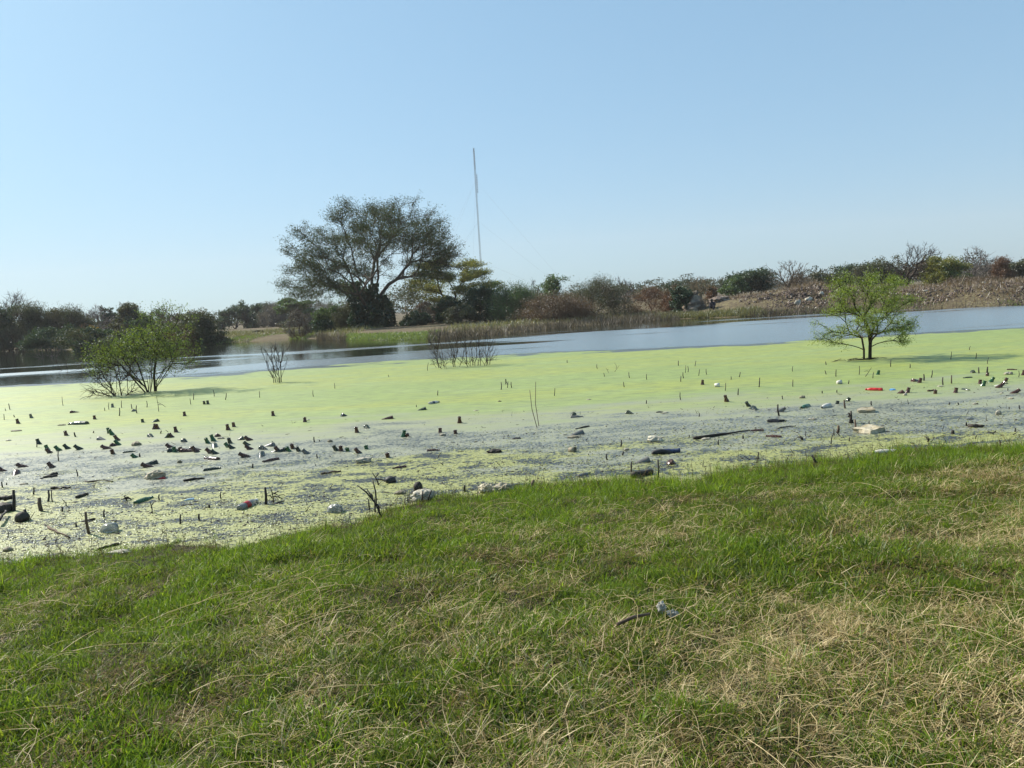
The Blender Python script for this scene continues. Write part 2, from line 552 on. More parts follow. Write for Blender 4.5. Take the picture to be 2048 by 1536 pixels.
# ------------------------------------------------------------------ scattering with geometry nodes (only for grass, weed and litter nobody could count)
def scatter(name, P, rot, scl, idx, protos, label, cat):
    pc = bpy.data.collections.new(name + '_pieces')
    for o in protos:
        pc.objects.link(o)
    me = bpy.data.meshes.new(name)
    n = len(P)
    me.vertices.add(n)
    me.vertices.foreach_set('co', np.asarray(P, np.float32).ravel())
    for an, ty, dat, key in (('rot', 'FLOAT_VECTOR', rot, 'vector'), ('scl', 'FLOAT', scl, 'value'), ('pick', 'INT', idx, 'value')):
        a = me.attributes.new(an, ty, 'POINT')
        a.data.foreach_set(key, np.asarray(dat, np.int32 if ty == 'INT' else np.float32).ravel())
    o = link(name, me)
    ng = bpy.data.node_groups.new(name + '_scatter', 'GeometryNodeTree')
    ng.interface.new_socket('Geometry', in_out='INPUT', socket_type='NodeSocketGeometry')
    ng.interface.new_socket('Geometry', in_out='OUTPUT', socket_type='NodeSocketGeometry')
    gi, go = ng.nodes.new('NodeGroupInput'), ng.nodes.new('NodeGroupOutput')
    iop = ng.nodes.new('GeometryNodeInstanceOnPoints')
    ci = ng.nodes.new('GeometryNodeCollectionInfo')
    ci.inputs[0].default_value = pc
    ci.inputs['Separate Children'].default_value = True
    ci.inputs['Reset Children'].default_value = True
    def na(an, ty):
        q = ng.nodes.new('GeometryNodeInputNamedAttribute')
        q.data_type = ty
        q.inputs[0].default_value = an
        return q.outputs[0]
    e2r = ng.nodes.new('FunctionNodeEulerToRotation')
    ng.links.new(na('rot', 'FLOAT_VECTOR'), e2r.inputs[0])
    ng.links.new(gi.outputs[0], iop.inputs['Points'])
    ng.links.new(ci.outputs[0], iop.inputs['Instance'])
    iop.inputs['Pick Instance'].default_value = True
    ng.links.new(na('pick', 'INT'), iop.inputs['Instance Index'])
    ng.links.new(e2r.outputs[0], iop.inputs['Rotation'])
    ng.links.new(na('scl', 'FLOAT'), iop.inputs['Scale'])
    ng.links.new(iop.outputs[0], go.inputs[0])
    md = o.modifiers.new('scatter', 'NODES')
    md.node_group = ng
    return tag(o, label, cat, kind='stuff')
def proto(name, V, Fq, mat):
    me = np_mesh(name, V, Fq)
    me.materials.append(mat)
    return bpy.data.objects.new(name, me)

# ---- grass on the near bank
M['blade'] = leaf_mat('grass_blade', (0.044, 0.084, 0.008), (0.190, 0.232, 0.026), trans=0.5, gloss=0.018, rough=0.45)
M['blade_fresh'] = leaf_mat('grass_blade_fresh', (0.085, 0.160, 0.010), (0.215, 0.285, 0.028), trans=0.5, gloss=0.018, rough=0.45)
M['straw'] = leaf_mat('straw', (0.38, 0.28, 0.11), (0.74, 0.60, 0.34), trans=0.25, gloss=0.03)
M['straw_brown'] = leaf_mat('straw_brown', (0.13, 0.09, 0.035), (0.28, 0.20, 0.08), trans=0.2, gloss=0.02)
def tuft(name, seed, n, rad, l0, l1, wd, el0, el1, bend, mat):
    g = rs(seed)
    P = np.stack([g.normal(0, rad, n), g.normal(0, rad, n), g.uniform(-0.012, 0.006, n)], 1)
    az = g.uniform(0, 2 * np.pi, n)
    el = np.radians(g.uniform(el0, el1, n))
    D = np.stack([np.cos(az) * np.cos(el), np.sin(az) * np.cos(el), np.sin(el)], 1)
    Ln = g.uniform(l0, l1, n)
    V, Fq = ribbons(P, D, Ln, np.full(n, wd) * g.uniform(0.7, 1.3, n), np.full(n, bend) * g.uniform(0.3, 1.3, n), g, 3)
    return proto(name, V, Fq, mat)
GR = []
for i in range(4): GR.append(tuft('grass_a%d' % i, 10 + i, 30, 0.042, 0.022, 0.075, 0.0056, 5, 70, 0.9, M['blade']))          # 0-3 mat of leaves
for i in range(2): GR.append(tuft('grass_b%d' % i, 20 + i, 20, 0.034, 0.035, 0.095, 0.0064, 15, 80, 1.1, M['blade_fresh']))     # 4-5 fresh
for i in range(3): GR.append(tuft('grass_c%d' % i, 30 + i, 22, 0.055, 0.04, 0.13, 0.0028, 0, 40, 0.45, M['straw']))           # 6-8 straw
for i in range(2): GR.append(tuft('grass_d%d' % i, 40 + i, 24, 0.05, 0.03, 0.09, 0.0032, 0, 45, 0.5, M['straw_brown']))       # 9-10 dead brown
for i in range(2): GR.append(tuft('grass_e%d' % i, 50 + i, 14, 0.03, 0.09, 0.20, 0.0055, 40, 85, 1.2, M['blade_fresh']))      # 11-12 tall at the water
g = rs(77)
n = 72000
yy = 1.2 + 7.3 * g.random(n) ** 0.75
xx = g.uniform(-1, 1, n) * (0.78 * yy + 0.9)
tn = shore(xx) - yy
edge_n = 0.28 * wob(xx, yy, 1.7) + 0.22 * wob(xx + 5, yy, 6.0) + 0.25 * g.random(n) ** 2
keep = (tn > -0.58 + 0.35 * edge_n) | ((tn > -0.75) & (g.random(n) < 0.06))
hole = wob(xx + 3, yy - 2, 3.1) + 0.5 * wob(xx, yy, 7.3)
gap = hole < -0.42
keep &= ~gap | (g.random(n) < 0.75)
# thin out with distance from the lens, where tufts overlap in the picture anyway
keep &= g.random(n) < np.clip(1.15 - 0.05 * yy, 0.55, 1)
xx, yy, tn, gap = xx[keep], yy[keep], tn[keep], gap[keep]
n = len(xx)
dryf = 0.23 + 0.05 * xx - 0.07 * (yy - 4) + 0.24 * wob(xx - 1, yy + 4, 1.15) + 0.30 * wob(xx, yy, 3.4) + 0.2 * wob(xx, yy, 8.0)
dryf = np.where(tn < 1.1, dryf - 0.5, dryf)
r1, r2 = g.random(n), g.random(n)
idx = np.where(r1 < np.clip(dryf, 0.05, 0.85), np.where(r2 < 0.68, 6 + g.integers(0, 3, n), 9 + g.integers(0, 2, n)),
               np.where(r2 < np.clip(0.28 + 0.35 * wob(xx + 9, yy, 1.9) + 0.08 * (tn < 0.9), 0.08, 0.9), 4 + g.integers(0, 2, n), g.integers(0, 4, n)))
idx = np.where(gap & (r2 < 0.40), 9 + g.integers(0, 2, n), idx)
tall = (tn < 0.7) & (g.random(n) < np.clip(0.03 + 0.03 * xx, 0.02, 0.18))
idx = np.where(tall, 11 + g.integers(0, 2, n), idx)
P = np.stack([xx, yy, land(xx, yy)], 1)
rot = np.stack([g.normal(0, 0.16, n), g.normal(0, 0.16, n), g.uniform(0, 6.28, n)], 1)
scl = g.uniform(0.62, 1.15, n) * (1 + 0.38 * wob(xx, yy, 2.4) + 0.2 * wob(xx, yy, 6.1)) * np.clip(0.75 + 0.3 * tn + 0.25 * wob(xx + 2, yy, 1.3), 0.65, 1)
scatter('bank_grass', P, rot, scl, idx, GR, 'short green and straw-coloured grass covering the near bank', 'grass')

# long dry runners and stems lying over the grass
def strands(n, g, sampler, l0, l1, r, lift):
    parts = []
    P = sampler(n)
    az = g.uniform(0, 2 * np.pi, n)
    az = np.where(g.random(n) < 0.5, g.normal(0.5, 0.5, n), az)
    Ln = g.uniform(l0, l1, n) ** 1.0
    K = 6
    cur = P.copy()
    d = np.stack([np.cos(az), np.sin(az), g.uniform(0.0, 0.45, n)], 1)
    curv = g.normal(0, 0.25, n)
    for k in range(K):
        nxt = cur + d * (Ln / K)[:, None]
        fl = land(nxt[:, 0], nxt[:, 1]) + lift * 0.5
        nxt[:, 2] = np.maximum(nxt[:, 2], fl)
        rr = r * (1 - 0.5 * k / K) * np.ones(n)
        parts.append(tubes(cur, nxt, rr, r * (1 - 0.5 * (k + 1) / K) * np.ones(n), 3))
        cur = nxt
        c, s = np.cos(curv), np.sin(curv)
        d = np.stack([d[:, 0] * c - d[:, 1] * s, d[:, 0] * s + d[:, 1] * c, d[:, 2] - 0.16], 1) + g.normal(size=(n, 3)) * 0.05
        d /= np.linalg.norm(d, axis=1, keepdims=True)
    return join(parts)
def straw_sampler(g, lift):
    def f(n):
        m = n * 14
        y = 1.6 + 5.0 * g.random(m) ** 0.8
        x = g.uniform(-1, 1, m) * (0.74 * y + 0.5)
        dens = np.clip(0.22 + 0.06 * x - 0.07 * (y - 3.5) + 0.6 * wob(x - 1, y + 4, 1.15) + 0.35 * wob(x, y, 4.4), 0.015, 1)
        ok = (g.random(m) < dens) & (shore(x) - y > 0.3)
        x, y = x[ok][:n], y[ok][:n]
        x, y = np.resize(x, n), np.resize(y, n)
        return np.stack([x, y, land(x, y) + lift * g.uniform(0.3, 1.1, n)], 1)
    return f
g = rs(5)
V, Fq = join([strands(2700, g, straw_sampler(g, 0.055), 0.06, 0.26, 0.0012, 0.05), strands(260, g, straw_sampler(g, 0.06), 0.3, 0.75, 0.0017, 0.05)])
tag(link('straw', np_mesh('straw', V, Fq), M['straw']), 'dry straw stems lying tangled over the grass', 'straw', kind='stuff')

# bumpy mats of duckweed and rotting bits near the grass
def blob_proto(name, seed, mat, flat):
    g = rs(seed)
    k = 7
    a = np.arange(k) * 2 * np.pi / k
    r = g.uniform(0.6, 1.15, k)
    V = [(0, 0, flat)] + [(0.62 * r[i] * math.cos(a[i]), 0.62 * r[i] * math.sin(a[i]), flat * g.uniform(0.5, 0.9)) for i in range(k)] + [(r[i] * math.cos(a[i]), r[i] * math.sin(a[i]), -0.02) for i in range(k)]
    T = [(0, 1 + i, 1 + (i + 1) % k) for i in range(k)]
    Q = [(1 + i, 1 + k + i, 1 + k + (i + 1) % k, 1 + (i + 1) % k) for i in range(k)]
    me = np_mesh(name, np.array(V), np.array(Q), np.array(T))
    me.materials.append(mat)
    return bpy.data.objects.new(name, me)
M['weed_clump'] = leaf_mat('weed_clump', (0.25, 0.265, 0.055), (0.37, 0.37, 0.12), trans=0.15, gloss=0.10, rough=0.4)
M['weed_pale'] = leaf_mat('weed_pale', (0.24, 0.25, 0.12), (0.36, 0.36, 0.22), trans=0.1, gloss=0.12, rough=0.3)
M['rot'] = simple('rotting_bits', (0.035, 0.028, 0.02), (0.075, 0.06, 0.04), 0.8, 20)
CL = [blob_proto('clump_a%d' % i, 60 + i, M['weed_clump'], 0.30) for i in range(3)] + [blob_proto('clump_b%d' % i, 70 + i, M['weed_pale'], 0.25) for i in range(2)] + [blob_proto('clump_c%d' % i, 80 + i, M['rot'], 0.45) for i in range(3)]
g = rs(9)
n = 170000
yy = 5.2 + 8.8 * g.random(n) ** 1.15
xx = g.uniform(-1, 1, n) * (0.74 * yy + 0.6)
tn = yy - shore(xx)
d1 = wob(xx * 0.6, yy * 1.3, 1.3) + 0.7 * wob(xx, yy * 1.6, 3.7) + 0.4 * wob(xx, yy * 1.5, 9.0)
dens = np.clip(0.55 - 0.10 * tn + 0.30 * d1, 0.02, 0.95) * np.clip(1.25 - 0.16 * tn, 0, 1)
keep = (tn > -0.25) & (g.random(n) < dens)
xx, yy, tn, d1 = xx[keep], yy[keep], tn[keep], d1[keep]
n = len(xx)
r1 = g.random(n)
idx = np.where(r1 < 0.62, g.integers(0, 3, n), np.where(r1 < 0.68, 3 + g.integers(0, 2, n), 5 + g.integers(0, 3, n)))
P = np.stack([xx, yy, np.full(n, 0.005)], 1)
rot = np.stack([g.normal(0, 0.1, n), g.normal(0, 0.1, n), g.uniform(0, 6.28, n)], 1)
scl = g.uniform(0.004, 0.011, n) * (1 + 0.7 * (g.random(n) < 0.1))
scatter('weed_clumps', P, rot, scl, idx, CL, 'bumpy broken mats of duckweed and rotting bits by the grass', 'duckweed')

# ------------------------------------------------------------------ trees
def simple_bark(name, a, b):
    return simple(name, a, b, 0.9, 3.0, 0.15, 0.6, 0.02)
M['bark'] = simple_bark('bark_grey_brown', (0.085, 0.065, 0.048), (0.15, 0.12, 0.085))
M['bark_dark'] = simple_bark('bark_dark', (0.035, 0.027, 0.022), (0.065, 0.05, 0.04))
M['bark_pale'] = simple_bark('bark_pale', (0.20, 0.16, 0.10), (0.33, 0.27, 0.17))
M['bark_grey'] = simple_bark('bark_grey', (0.13, 0.11, 0.10), (0.20, 0.175, 0.155))
M['bark_red'] = simple_bark('bark_reddish', (0.10, 0.05, 0.035), (0.16, 0.085, 0.055))
M['lf_hero'] = leaf_mat('leaf_dusty_olive', (0.034, 0.050, 0.014), (0.072, 0.086, 0.028), (0.048, 0.066, 0.016), trans=0.28, gloss=0.03)
M['lf_yellow'] = leaf_mat('leaf_yellow_green', (0.13, 0.145, 0.020), (0.21, 0.195, 0.03), (0.08, 0.12, 0.022), trans=0.45)
M['lf_dark'] = leaf_mat('leaf_dark_green', (0.020, 0.040, 0.012), (0.048, 0.075, 0.022), trans=0.28)
M['lf_ivy'] = leaf_mat('leaf_ivy', (0.016, 0.036, 0.010), (0.042, 0.075, 0.018), trans=0.25)
M['lf_green'] = leaf_mat('leaf_green', (0.045, 0.085, 0.020), (0.085, 0.13, 0.03), trans=0.38)
M['lf_bright'] = leaf_mat('leaf_bright', (0.115, 0.170, 0.010), (0.215, 0.265, 0.020), trans=0.5)
M['lf_shrub'] = leaf_mat('leaf_shrub', (0.075, 0.115, 0.012), (0.145, 0.185, 0.022), trans=0.45)
M['lf_olive'] = leaf_mat('leaf_olive_brown', (0.050, 0.060, 0.020), (0.092, 0.095, 0.034), (0.07, 0.058, 0.028), trans=0.3)
M['lf_brown'] = leaf_mat('leaf_dry_brown', (0.10, 0.065, 0.038), (0.16, 0.105, 0.06), (0.085, 0.075, 0.035), trans=0.25)
M['lf_rust'] = leaf_mat('leaf_rust', (0.115, 0.055, 0.028), (0.18, 0.095, 0.045), (0.10, 0.08, 0.035), trans=0.3)
M['lf_straw'] = leaf_mat('leaf_straw', (0.30, 0.26, 0.16), (0.45, 0.39, 0.25), trans=0.25)
M['lf_grey'] = leaf_mat('leaf_grey_twig', (0.10, 0.085, 0.07), (0.16, 0.14, 0.11), trans=0.2)
M['lf_orange'] = leaf_mat('leaf_orange', (0.26, 0.15, 0.02), (0.32, 0.20, 0.03), trans=0.4)

def grow(fork, trunk, pts, alpha, seglen):
    """join every crown point to the nearest limb, counting the way down to the root; returns nodes and parents"""
    n_max = len(trunk) + len(pts) * 6 + 10
    Pn = np.zeros((n_max, 3))
    par = np.full(n_max, -1)
    pl = np.zeros(n_max)
    k = 0
    for (p, q) in trunk:                     # (position, parent index)
        Pn[k] = p
        par[k] = q
        pl[k] = 0 if q < 0 else pl[q] + np.linalg.norm(np.array(p) - Pn[q])
        k += 1
    order = np.argsort(np.linalg.norm(pts - np.array(fork)[None], axis=1))
    tips = []
    for i in order:
        p = pts[i]
        dd = np.linalg.norm(Pn[:k] - p, axis=1)
        j = int(np.argmin(dd + alpha * pl[:k]))
        dist = dd[j]
        steps = max(1, min(5, int(dist / seglen)))
        a = Pn[j].copy()
        for s in range(1, steps + 1):
            if k >= n_max:
                break
            t = s / steps
            q = a + (p - a) * t
            if s < steps:
                q = q + np.array([mnoise.noise(Vector(q * 1.7 + 7)), mnoise.noise(Vector(q * 1.7 + 31)), mnoise.noise(Vector(q * 1.7 + 53)) + 0.4]) * dist * 0.10
            Pn[k] = q
            par[k] = j
            pl[k] = pl[j] + dist / steps
            j = k
            k += 1
        tips.append(j)
    return Pn[:k], par[:k], tips

def make_tree(name, label, cat, base, crown_pts, clumps, trunk, fork, bark, leaf, seed, tip_r=0.012, alpha=0.35, seglen=0.6, thick=0.045, powr=0.5,
              n_leaf=12, leaf_r=0.25, leaf_size=0.12, aspect=0.5, twigs=2, twig_len=0.35, twig_up=0.2, group=None, rmax=None, branch_name='branches', flat=0.7, crown_name='crown', twig_mat=None):
    g = rs(seed)
    Pn, par, tips = grow(fork, trunk, crown_pts, alpha, seglen)
    n = len(Pn)
    ch = [[] for _ in range(n)]
    for i in range(n):
        if par[i] >= 0:
            ch[par[i]].append(i)
    nt = len(trunk)
    for _ in range(2):                       # relax kinks, trunk stays
        Q = Pn.copy()
        for i in range(nt, n):
            if ch[i] and par[i] >= 0:
                Q[i] = 0.5 * Pn[i] + 0.25 * Pn[par[i]] + 0.25 * Pn[ch[i]].mean(0)
        Pn = Q
    cnt = np.zeros(n)
    for i in range(n - 1, -1, -1):
        if not ch[i]:
            cnt[i] += 1
        if par[i] >= 0:
            cnt[par[i]] += cnt[i]
    rad = tip_r * np.maximum(cnt, 1) ** powr
    if rmax:
        rad = np.minimum(rad, rmax)
    ids = np.array([i for i in range(n) if par[i] >= 0])
    pi = par[ids]
    r0 = np.minimum(rad[pi], rad[ids] * 1.35)
    big = rad[ids] > thick
    root = empty(name, base)
    tag(root, label, cat, group)
    V, Fq = tubes(Pn[pi[big]], Pn[ids[big]] + (Pn[ids[big]] - Pn[pi[big]]) * 0.06, r0[big], rad[ids[big]], 7)
    if len(V):
        link('trunk', np_mesh('trunk', V, Fq, smooth=True), bark, root)
    parts = [tubes(Pn[pi[~big]], Pn[ids[~big]], r0[~big], rad[ids[~big]], 3)]
    tp = Pn[np.array(tips)]
    if twigs:
        T0 = np.repeat(tp, twigs, 0)
        out = T0 - np.array(fork)[None]
        out /= np.maximum(np.linalg.norm(out, axis=1, keepdims=True), 1e-6)
        d = out * 0.8 + g.normal(size=T0.shape) * 0.55
        d[:, 2] += twig_up
        d /= np.linalg.norm(d, axis=1, keepdims=True)
        ln = twig_len * g.uniform(0.5, 1.3, len(T0))
        T1 = T0 + d * ln[:, None] * 0.55
        d2 = d + g.normal(size=d.shape) * 0.35
        T2 = T1 + d2 * ln[:, None] * 0.45
        o = np.ones(len(T0))
        parts += [tubes(T0, T1, tip_r * 0.9 * o, tip_r * 0.7 * o, 3), tubes(T1, T2, tip_r * 0.7 * o, tip_r * 0.35 * o, 3)]
        leafc = np.concatenate([tp, T1, T2])
    else:
        leafc = tp
    V, Fq = join(parts)
    link(branch_name, np_mesh(branch_name, V, Fq), twig_mat or bark, root)
    if leaf is not None and n_leaf > 0:
        C = np.repeat(leafc, n_leaf, 0)
        C = C + g.normal(size=C.shape) * np.array([leaf_r, leaf_r, leaf_r * flat])
        V, Fq = cards(C, leaf_size, g, aspect)
        link(crown_name, np_mesh(crown_name, V, Fq), leaf, root)
    return root

def dome_points(g, w, h, th, K, per, spread=0.10, low=-5, inner=0.5, depth=None, lobes=0.22, flat=0.6):
    """clumps of crown points in a domed crown of width w, from height th up to h"""
    depth = depth or w
    el = np.degrees(np.arcsin(g.uniform(math.sin(R(low)), 1, K)))
    az = g.uniform(0, 2 * np.pi, K)
    e = np.radians(el)
    d = np.stack([np.cos(e) * np.cos(az), np.cos(e) * np.sin(az), np.sin(e)], 1)
    rr = inner + (1 - inner) * g.random(K) ** 0.6
    lob = np.array([mnoise.noise(Vector(q * 2.1 + w)) for q in d])
    rr = rr * (1 + lobes * lob)
    C = d * rr[:, None] * np.array([w / 2, depth / 2, h - th]) + np.array([0, 0, th])
    pts = np.repeat(C, per, 0) + g.normal(size=(K * per, 3)) * np.array([1, 1, flat]) * spread * w
    pts[:, 2] = np.clip(pts[:, 2], 0.04 * h, h)
    return pts

def place(xpx, ytop, wpx, Y, ybase=None, sink=0.0):
    """base point, height and width of something whose top and width were read off the photograph, standing at distance Y"""
    top = ad(xpx, ytop, Y)
    zb = lz(top.x, Y) - sink
    wd = wpx / FPX * Y * 1.02
    return Vector((top.x, Y, zb)), top.z - zb, wd

def std_tree(name, label, xpx, ytop, wpx, Y, kind, leaf, bark, seed, cat='tree', group=None, dens=1.0, lean=0.0):
    base, h, wd = place(xpx, ytop, wpx, Y)
    g = rs(seed)
    kw = dict(seed=seed, group=group)
    px = Y / 759.0                            # size of a rendered pixel there
    if kind == 'bush':                        # leafy from the ground up
        K = int(26 * dens); pts = dome_points(g, wd, h * 0.97, h * 0.18, K, 5, 0.07, -15, 0.45)
        trunk = [((0, 0, -0.1), -1)] + [((g.normal(0, wd * 0.10), g.normal(0, wd * 0.10), h * 0.12), 0) for _ in range(6)]
        return make_tree(name, label, cat, base, pts, None, trunk, (0, 0, h * 0.1), bark, leaf, alpha=0.30, seglen=0.4, tip_r=max(0.010, px * 0.10), thick=0.05,
                         n_leaf=int(12 * dens), leaf_r=wd * 0.05, leaf_size=max(0.13, px * 1.6), twigs=2, twig_len=0.12 * h, twig_up=0.5, rmax=0.09, **kw)
    if kind == 'twiggy':                      # brown brush: many upright shoots, thin leaf
        K = int(34 * dens); pts = dome_points(g, wd, h * 0.95, h * 0.12, K, 5, 0.06, -10, 0.35)
        trunk = [((0, 0, -0.1), -1)] + [((g.normal(0, wd * 0.13), g.normal(0, wd * 0.13), h * 0.10), 0) for _ in range(8)]
        return make_tree(name, label, cat, base, pts, None, trunk, (0, 0, 0), bark, leaf, alpha=0.25, seglen=0.5, tip_r=max(0.010, px * 0.11), thick=0.06,
                         n_leaf=int(5 * dens), leaf_r=wd * 0.05, leaf_size=max(0.11, px * 1.2), aspect=0.3, twigs=4, twig_len=0.20 * h, twig_up=0.8, rmax=0.06, **kw)
    if kind == 'bare':                        # leafless crown
        th = h * 0.30
        K = int(30 * dens); pts = dome_points(g, wd, h * 0.94, h * 0.32, K, 6, 0.10, -4, 0.40, lobes=0.12)
        trunk = [((0, 0, -0.1), -1), ((lean * h * 0.12, 0, th * 0.55), 0), ((lean * h * 0.25, 0, th), 1)]
        pts[:, 0] += lean * h * 0.3
        return make_tree(name, label, cat, base, pts, None, trunk, (lean * h * 0.25, 0, th), bark, leaf, alpha=0.42, seglen=0.5, tip_r=max(0.011, px * 0.15), powr=0.54, thick=0.05,
                         n_leaf=0, leaf_r=wd * 0.03, leaf_size=max(0.08, px * 0.6), aspect=0.35, twigs=4, twig_len=0.10 * h, twig_up=0.2, rmax=0.2, **kw)
    if kind == 'tree':                        # round leafy crown on a short trunk
        th = h * 0.28
        K = int(30 * dens); pts = dome_points(g, wd, h * 0.97, h * 0.36, K, 6, 0.11, -14, 0.42, lobes=0.14)
        trunk = [((0, 0, -0.1), -1), ((0.03 * h, 0, th * 0.5), 0), ((0, 0.02 * h, th), 1)]
        return make_tree(name, label, cat, base, pts, None, trunk, (0, 0, th), bark, leaf, alpha=0.36, seglen=0.6, tip_r=max(0.011, px * 0.11), thick=0.06,
                         n_leaf=int(11 * dens), leaf_r=wd * 0.055, leaf_size=max(0.15, px * 1.7), twigs=2, twig_len=0.07 * h, rmax=0.25, **kw)
    if kind == 'umbrella':                    # flat-topped layered crown
        th = h * 0.35
        K = int(22 * dens)
        a = g.uniform(0, 2 * np.pi, K); r = wd / 2 * np.sqrt(g.uniform(0.02, 1, K))
        lay = g.choice([0.66, 0.80, 0.93], K, p=[0.3, 0.35, 0.35])
        C = np.stack([r * np.cos(a), r * np.sin(a), h * (lay - 0.16 * (r / (wd / 2)) ** 2)], 1)
        pts = np.repeat(C, 7, 0) + g.normal(size=(K * 7, 3)) * np.array([0.07 * wd, 0.07 * wd, 0.018 * h])
        trunk = [((0, 0, -0.1), -1), ((0.04 * h, 0, th * 0.5), 0), ((0, 0, th), 1)]
        return make_tree(name, label, cat, base, pts, None, trunk, (0, 0, th), bark, leaf, alpha=0.36, seglen=0.5, tip_r=max(0.011, px * 0.11), thick=0.06,
                         n_leaf=int(9 * dens), leaf_r=wd * 0.05, flat=0.30, leaf_size=max(0.14, px * 1.6), twigs=2, twig_len=0.05 * h, twig_up=0.1, rmax=0.25, **kw)

# ---- the great spreading thorn tree
def hero():
    Y = 78.0
    g = rs(101)
    c = ad(746, 655, Y)
    zb = lz(c.x, Y)
    base = Vector((c.x, Y, zb))
    top = ad(746, 397, Y).z - zb
    fz = 4.0
    Rr = 8.75
    K = 230
    pts = []
    while len(pts) < K:
        az = g.uniform(0, 2 * np.pi)
        x = math.cos(az)
        lo = -3 if x < -0.3 else (7 if x > 0.2 else 6)
        s = g.uniform(math.sin(R(lo)), 1)
        e = math.asin(s)
        d = np.array([math.cos(e) * math.cos(az), math.cos(e) * math.sin(az), s])
        lob = mnoise.noise(Vector(d * 3.0 + 3))
        sup = 1.0 / (abs(math.cos(e)) ** 2.7 + abs(s) ** 2.7) ** (1 / 2.7)
        rr = (0.55 + 0.45 * g.random() ** 0.5) * (1 + 0.08 * lob) * sup
        zz = (top - fz) if s > 0 else Rr
        p = d * rr * np.array([Rr * 0.97, Rr * 0.9, zz * 0.915]) + np.array([0.55, 0, fz])
        if s < 0.25 and p[0] < 0:
            p[2] -= 0.055 * (abs(p[0]) / 9) ** 2 * 9
        if p[2] > 2.0:
            pts.append(p)
    C = np.array(pts)
    P = np.repeat(C, 9, 0) + g.normal(size=(K * 9, 3)) * np.array([0.52, 0.52, 0.26])
    # stems rise from the ivy like the fingers of a hand
    trunk = [((0, 0, -0.2), -1), ((0.1, 0, 1.2), 0), ((0.15, 0, 2.3), 1)]
    ends = [(-1.6, 0.2, 4.2), (-0.9, -0.5, 4.9), (0.2, 0.6, 5.2), (1.0, -0.3, 5.0), (1.9, 0.3, 4.3), (0.9, 0.9, 4.6), (-0.6, 1.0, 4.4)]
    for e in ends:
        trunk.append(((e[0] * 0.5, e[1] * 0.5, (2.3 + e[2]) / 2 - 0.1), 2))
        trunk.append((e, len(trunk) - 1))
    r = make_tree('thorn_tree', 'tallest tree, wide feathery umbrella crown on ivy-wrapped stems beyond the water', 'tree', base, P, None, trunk, (0.1, 0, 3.4),
                  M['bark'], M['lf_hero'], 102, tip_r=0.013, alpha=0.50, seglen=0.8, thick=0.05, powr=0.485, n_leaf=9, leaf_r=0.22, leaf_size=0.15, aspect=0.35, twigs=2, twig_len=0.75, twig_up=-0.05, rmax=0.42, flat=0.6)
    # climbing ivy that hides the foot of the stems
    n = 9000
    cols = [(-1.45, 0.0, 0.78, 4.7), (-0.55, -0.6, 0.95, 3.9), (0.5, -0.7, 0.62, 4.4), (1.15, 0.1, 0.85, 3.2), (1.9, -0.3, 0.6, 1.7), (-1.1, -0.8, 1.0, 2.6), (0.3, -0.9, 1.2, 2.4)]
    a = []
    for (x, y, rad, hh) in cols:
        m = int(n * hh * rad / sum(c[2] * c[3] for c in cols))
        z = hh * g.random(m) ** 0.9
        t = g.uniform(0, 2 * np.pi, m)
        rr = rad * (1.05 - 0.45 * (z / hh) ** 2.5) * (0.75 + 0.3 * g.random(m)) * (1 + 0.25 * np.sin(z * 3 + t * 2 + x))
        a.append(np.stack([x + rr * np.cos(t), y + rr * np.sin(t), z], 1))
    V, Fq = cards(np.concatenate(a), 0.24, g, 0.8)
    link('ivy', np_mesh('ivy', V, Fq), M['lf_ivy'], r)
    return r
hero()

def tiered():
    Y = 84.0
    g = rs(111)
    b = ad(905, 640, Y)
    zb = lz(b.x, Y)
    tiers = [(905, 524, 70, 5), (880, 536, 50, 5), (930, 530, 40, 4), (868, 552, 56, 6), (955, 546, 44, 5), (940, 556, 40, 4), (975, 570, 40, 5), (955, 585, 50, 5), (900, 560, 60, 6), (865, 582, 40, 5), (925, 580, 50, 5), (885, 600, 40, 4), (840, 566, 30, 3)]
    P = []
    for (x, y, wpx, k) in tiers:
        c = ad(x, y, Y)
        hw = wpx / 2 / FPX * Y
        for _ in range(k):
            q = np.array([c.x - b.x + g.uniform(-1, 1) * hw, g.uniform(-2.5, 2.5), c.z - zb + g.normal(0, 0.12)])
            P.append(q[None] + g.normal(size=(7, 3)) * np.array([0.42, 0.42, 0.10]))
    trunk = [((0, 0, -0.2), -1), ((0.15, 0, 0.8), 0), ((-0.1, 0, 1.7), 1), ((-0.7, 0, 2.6), 2), ((0.5, 0, 2.7), 2), ((1.6, 0, 2.5), 2)]
    make_tree('thorn_tree', 'yellow-green thorn tree in flat tiers right beside the tallest tree', 'tree', Vector((b.x, Y, zb)), np.concatenate(P), None, trunk, (0, 0, 1.5), M['bark_dark'], M['lf_yellow'], 112,
              tip_r=0.013, alpha=0.4, seglen=0.6, thick=0.05, powr=0.46, n_leaf=16, leaf_r=0.30, leaf_size=0.16, aspect=0.4, twigs=2, twig_len=0.4, twig_up=0.1, rmax=0.25, flat=0.35)
tiered()
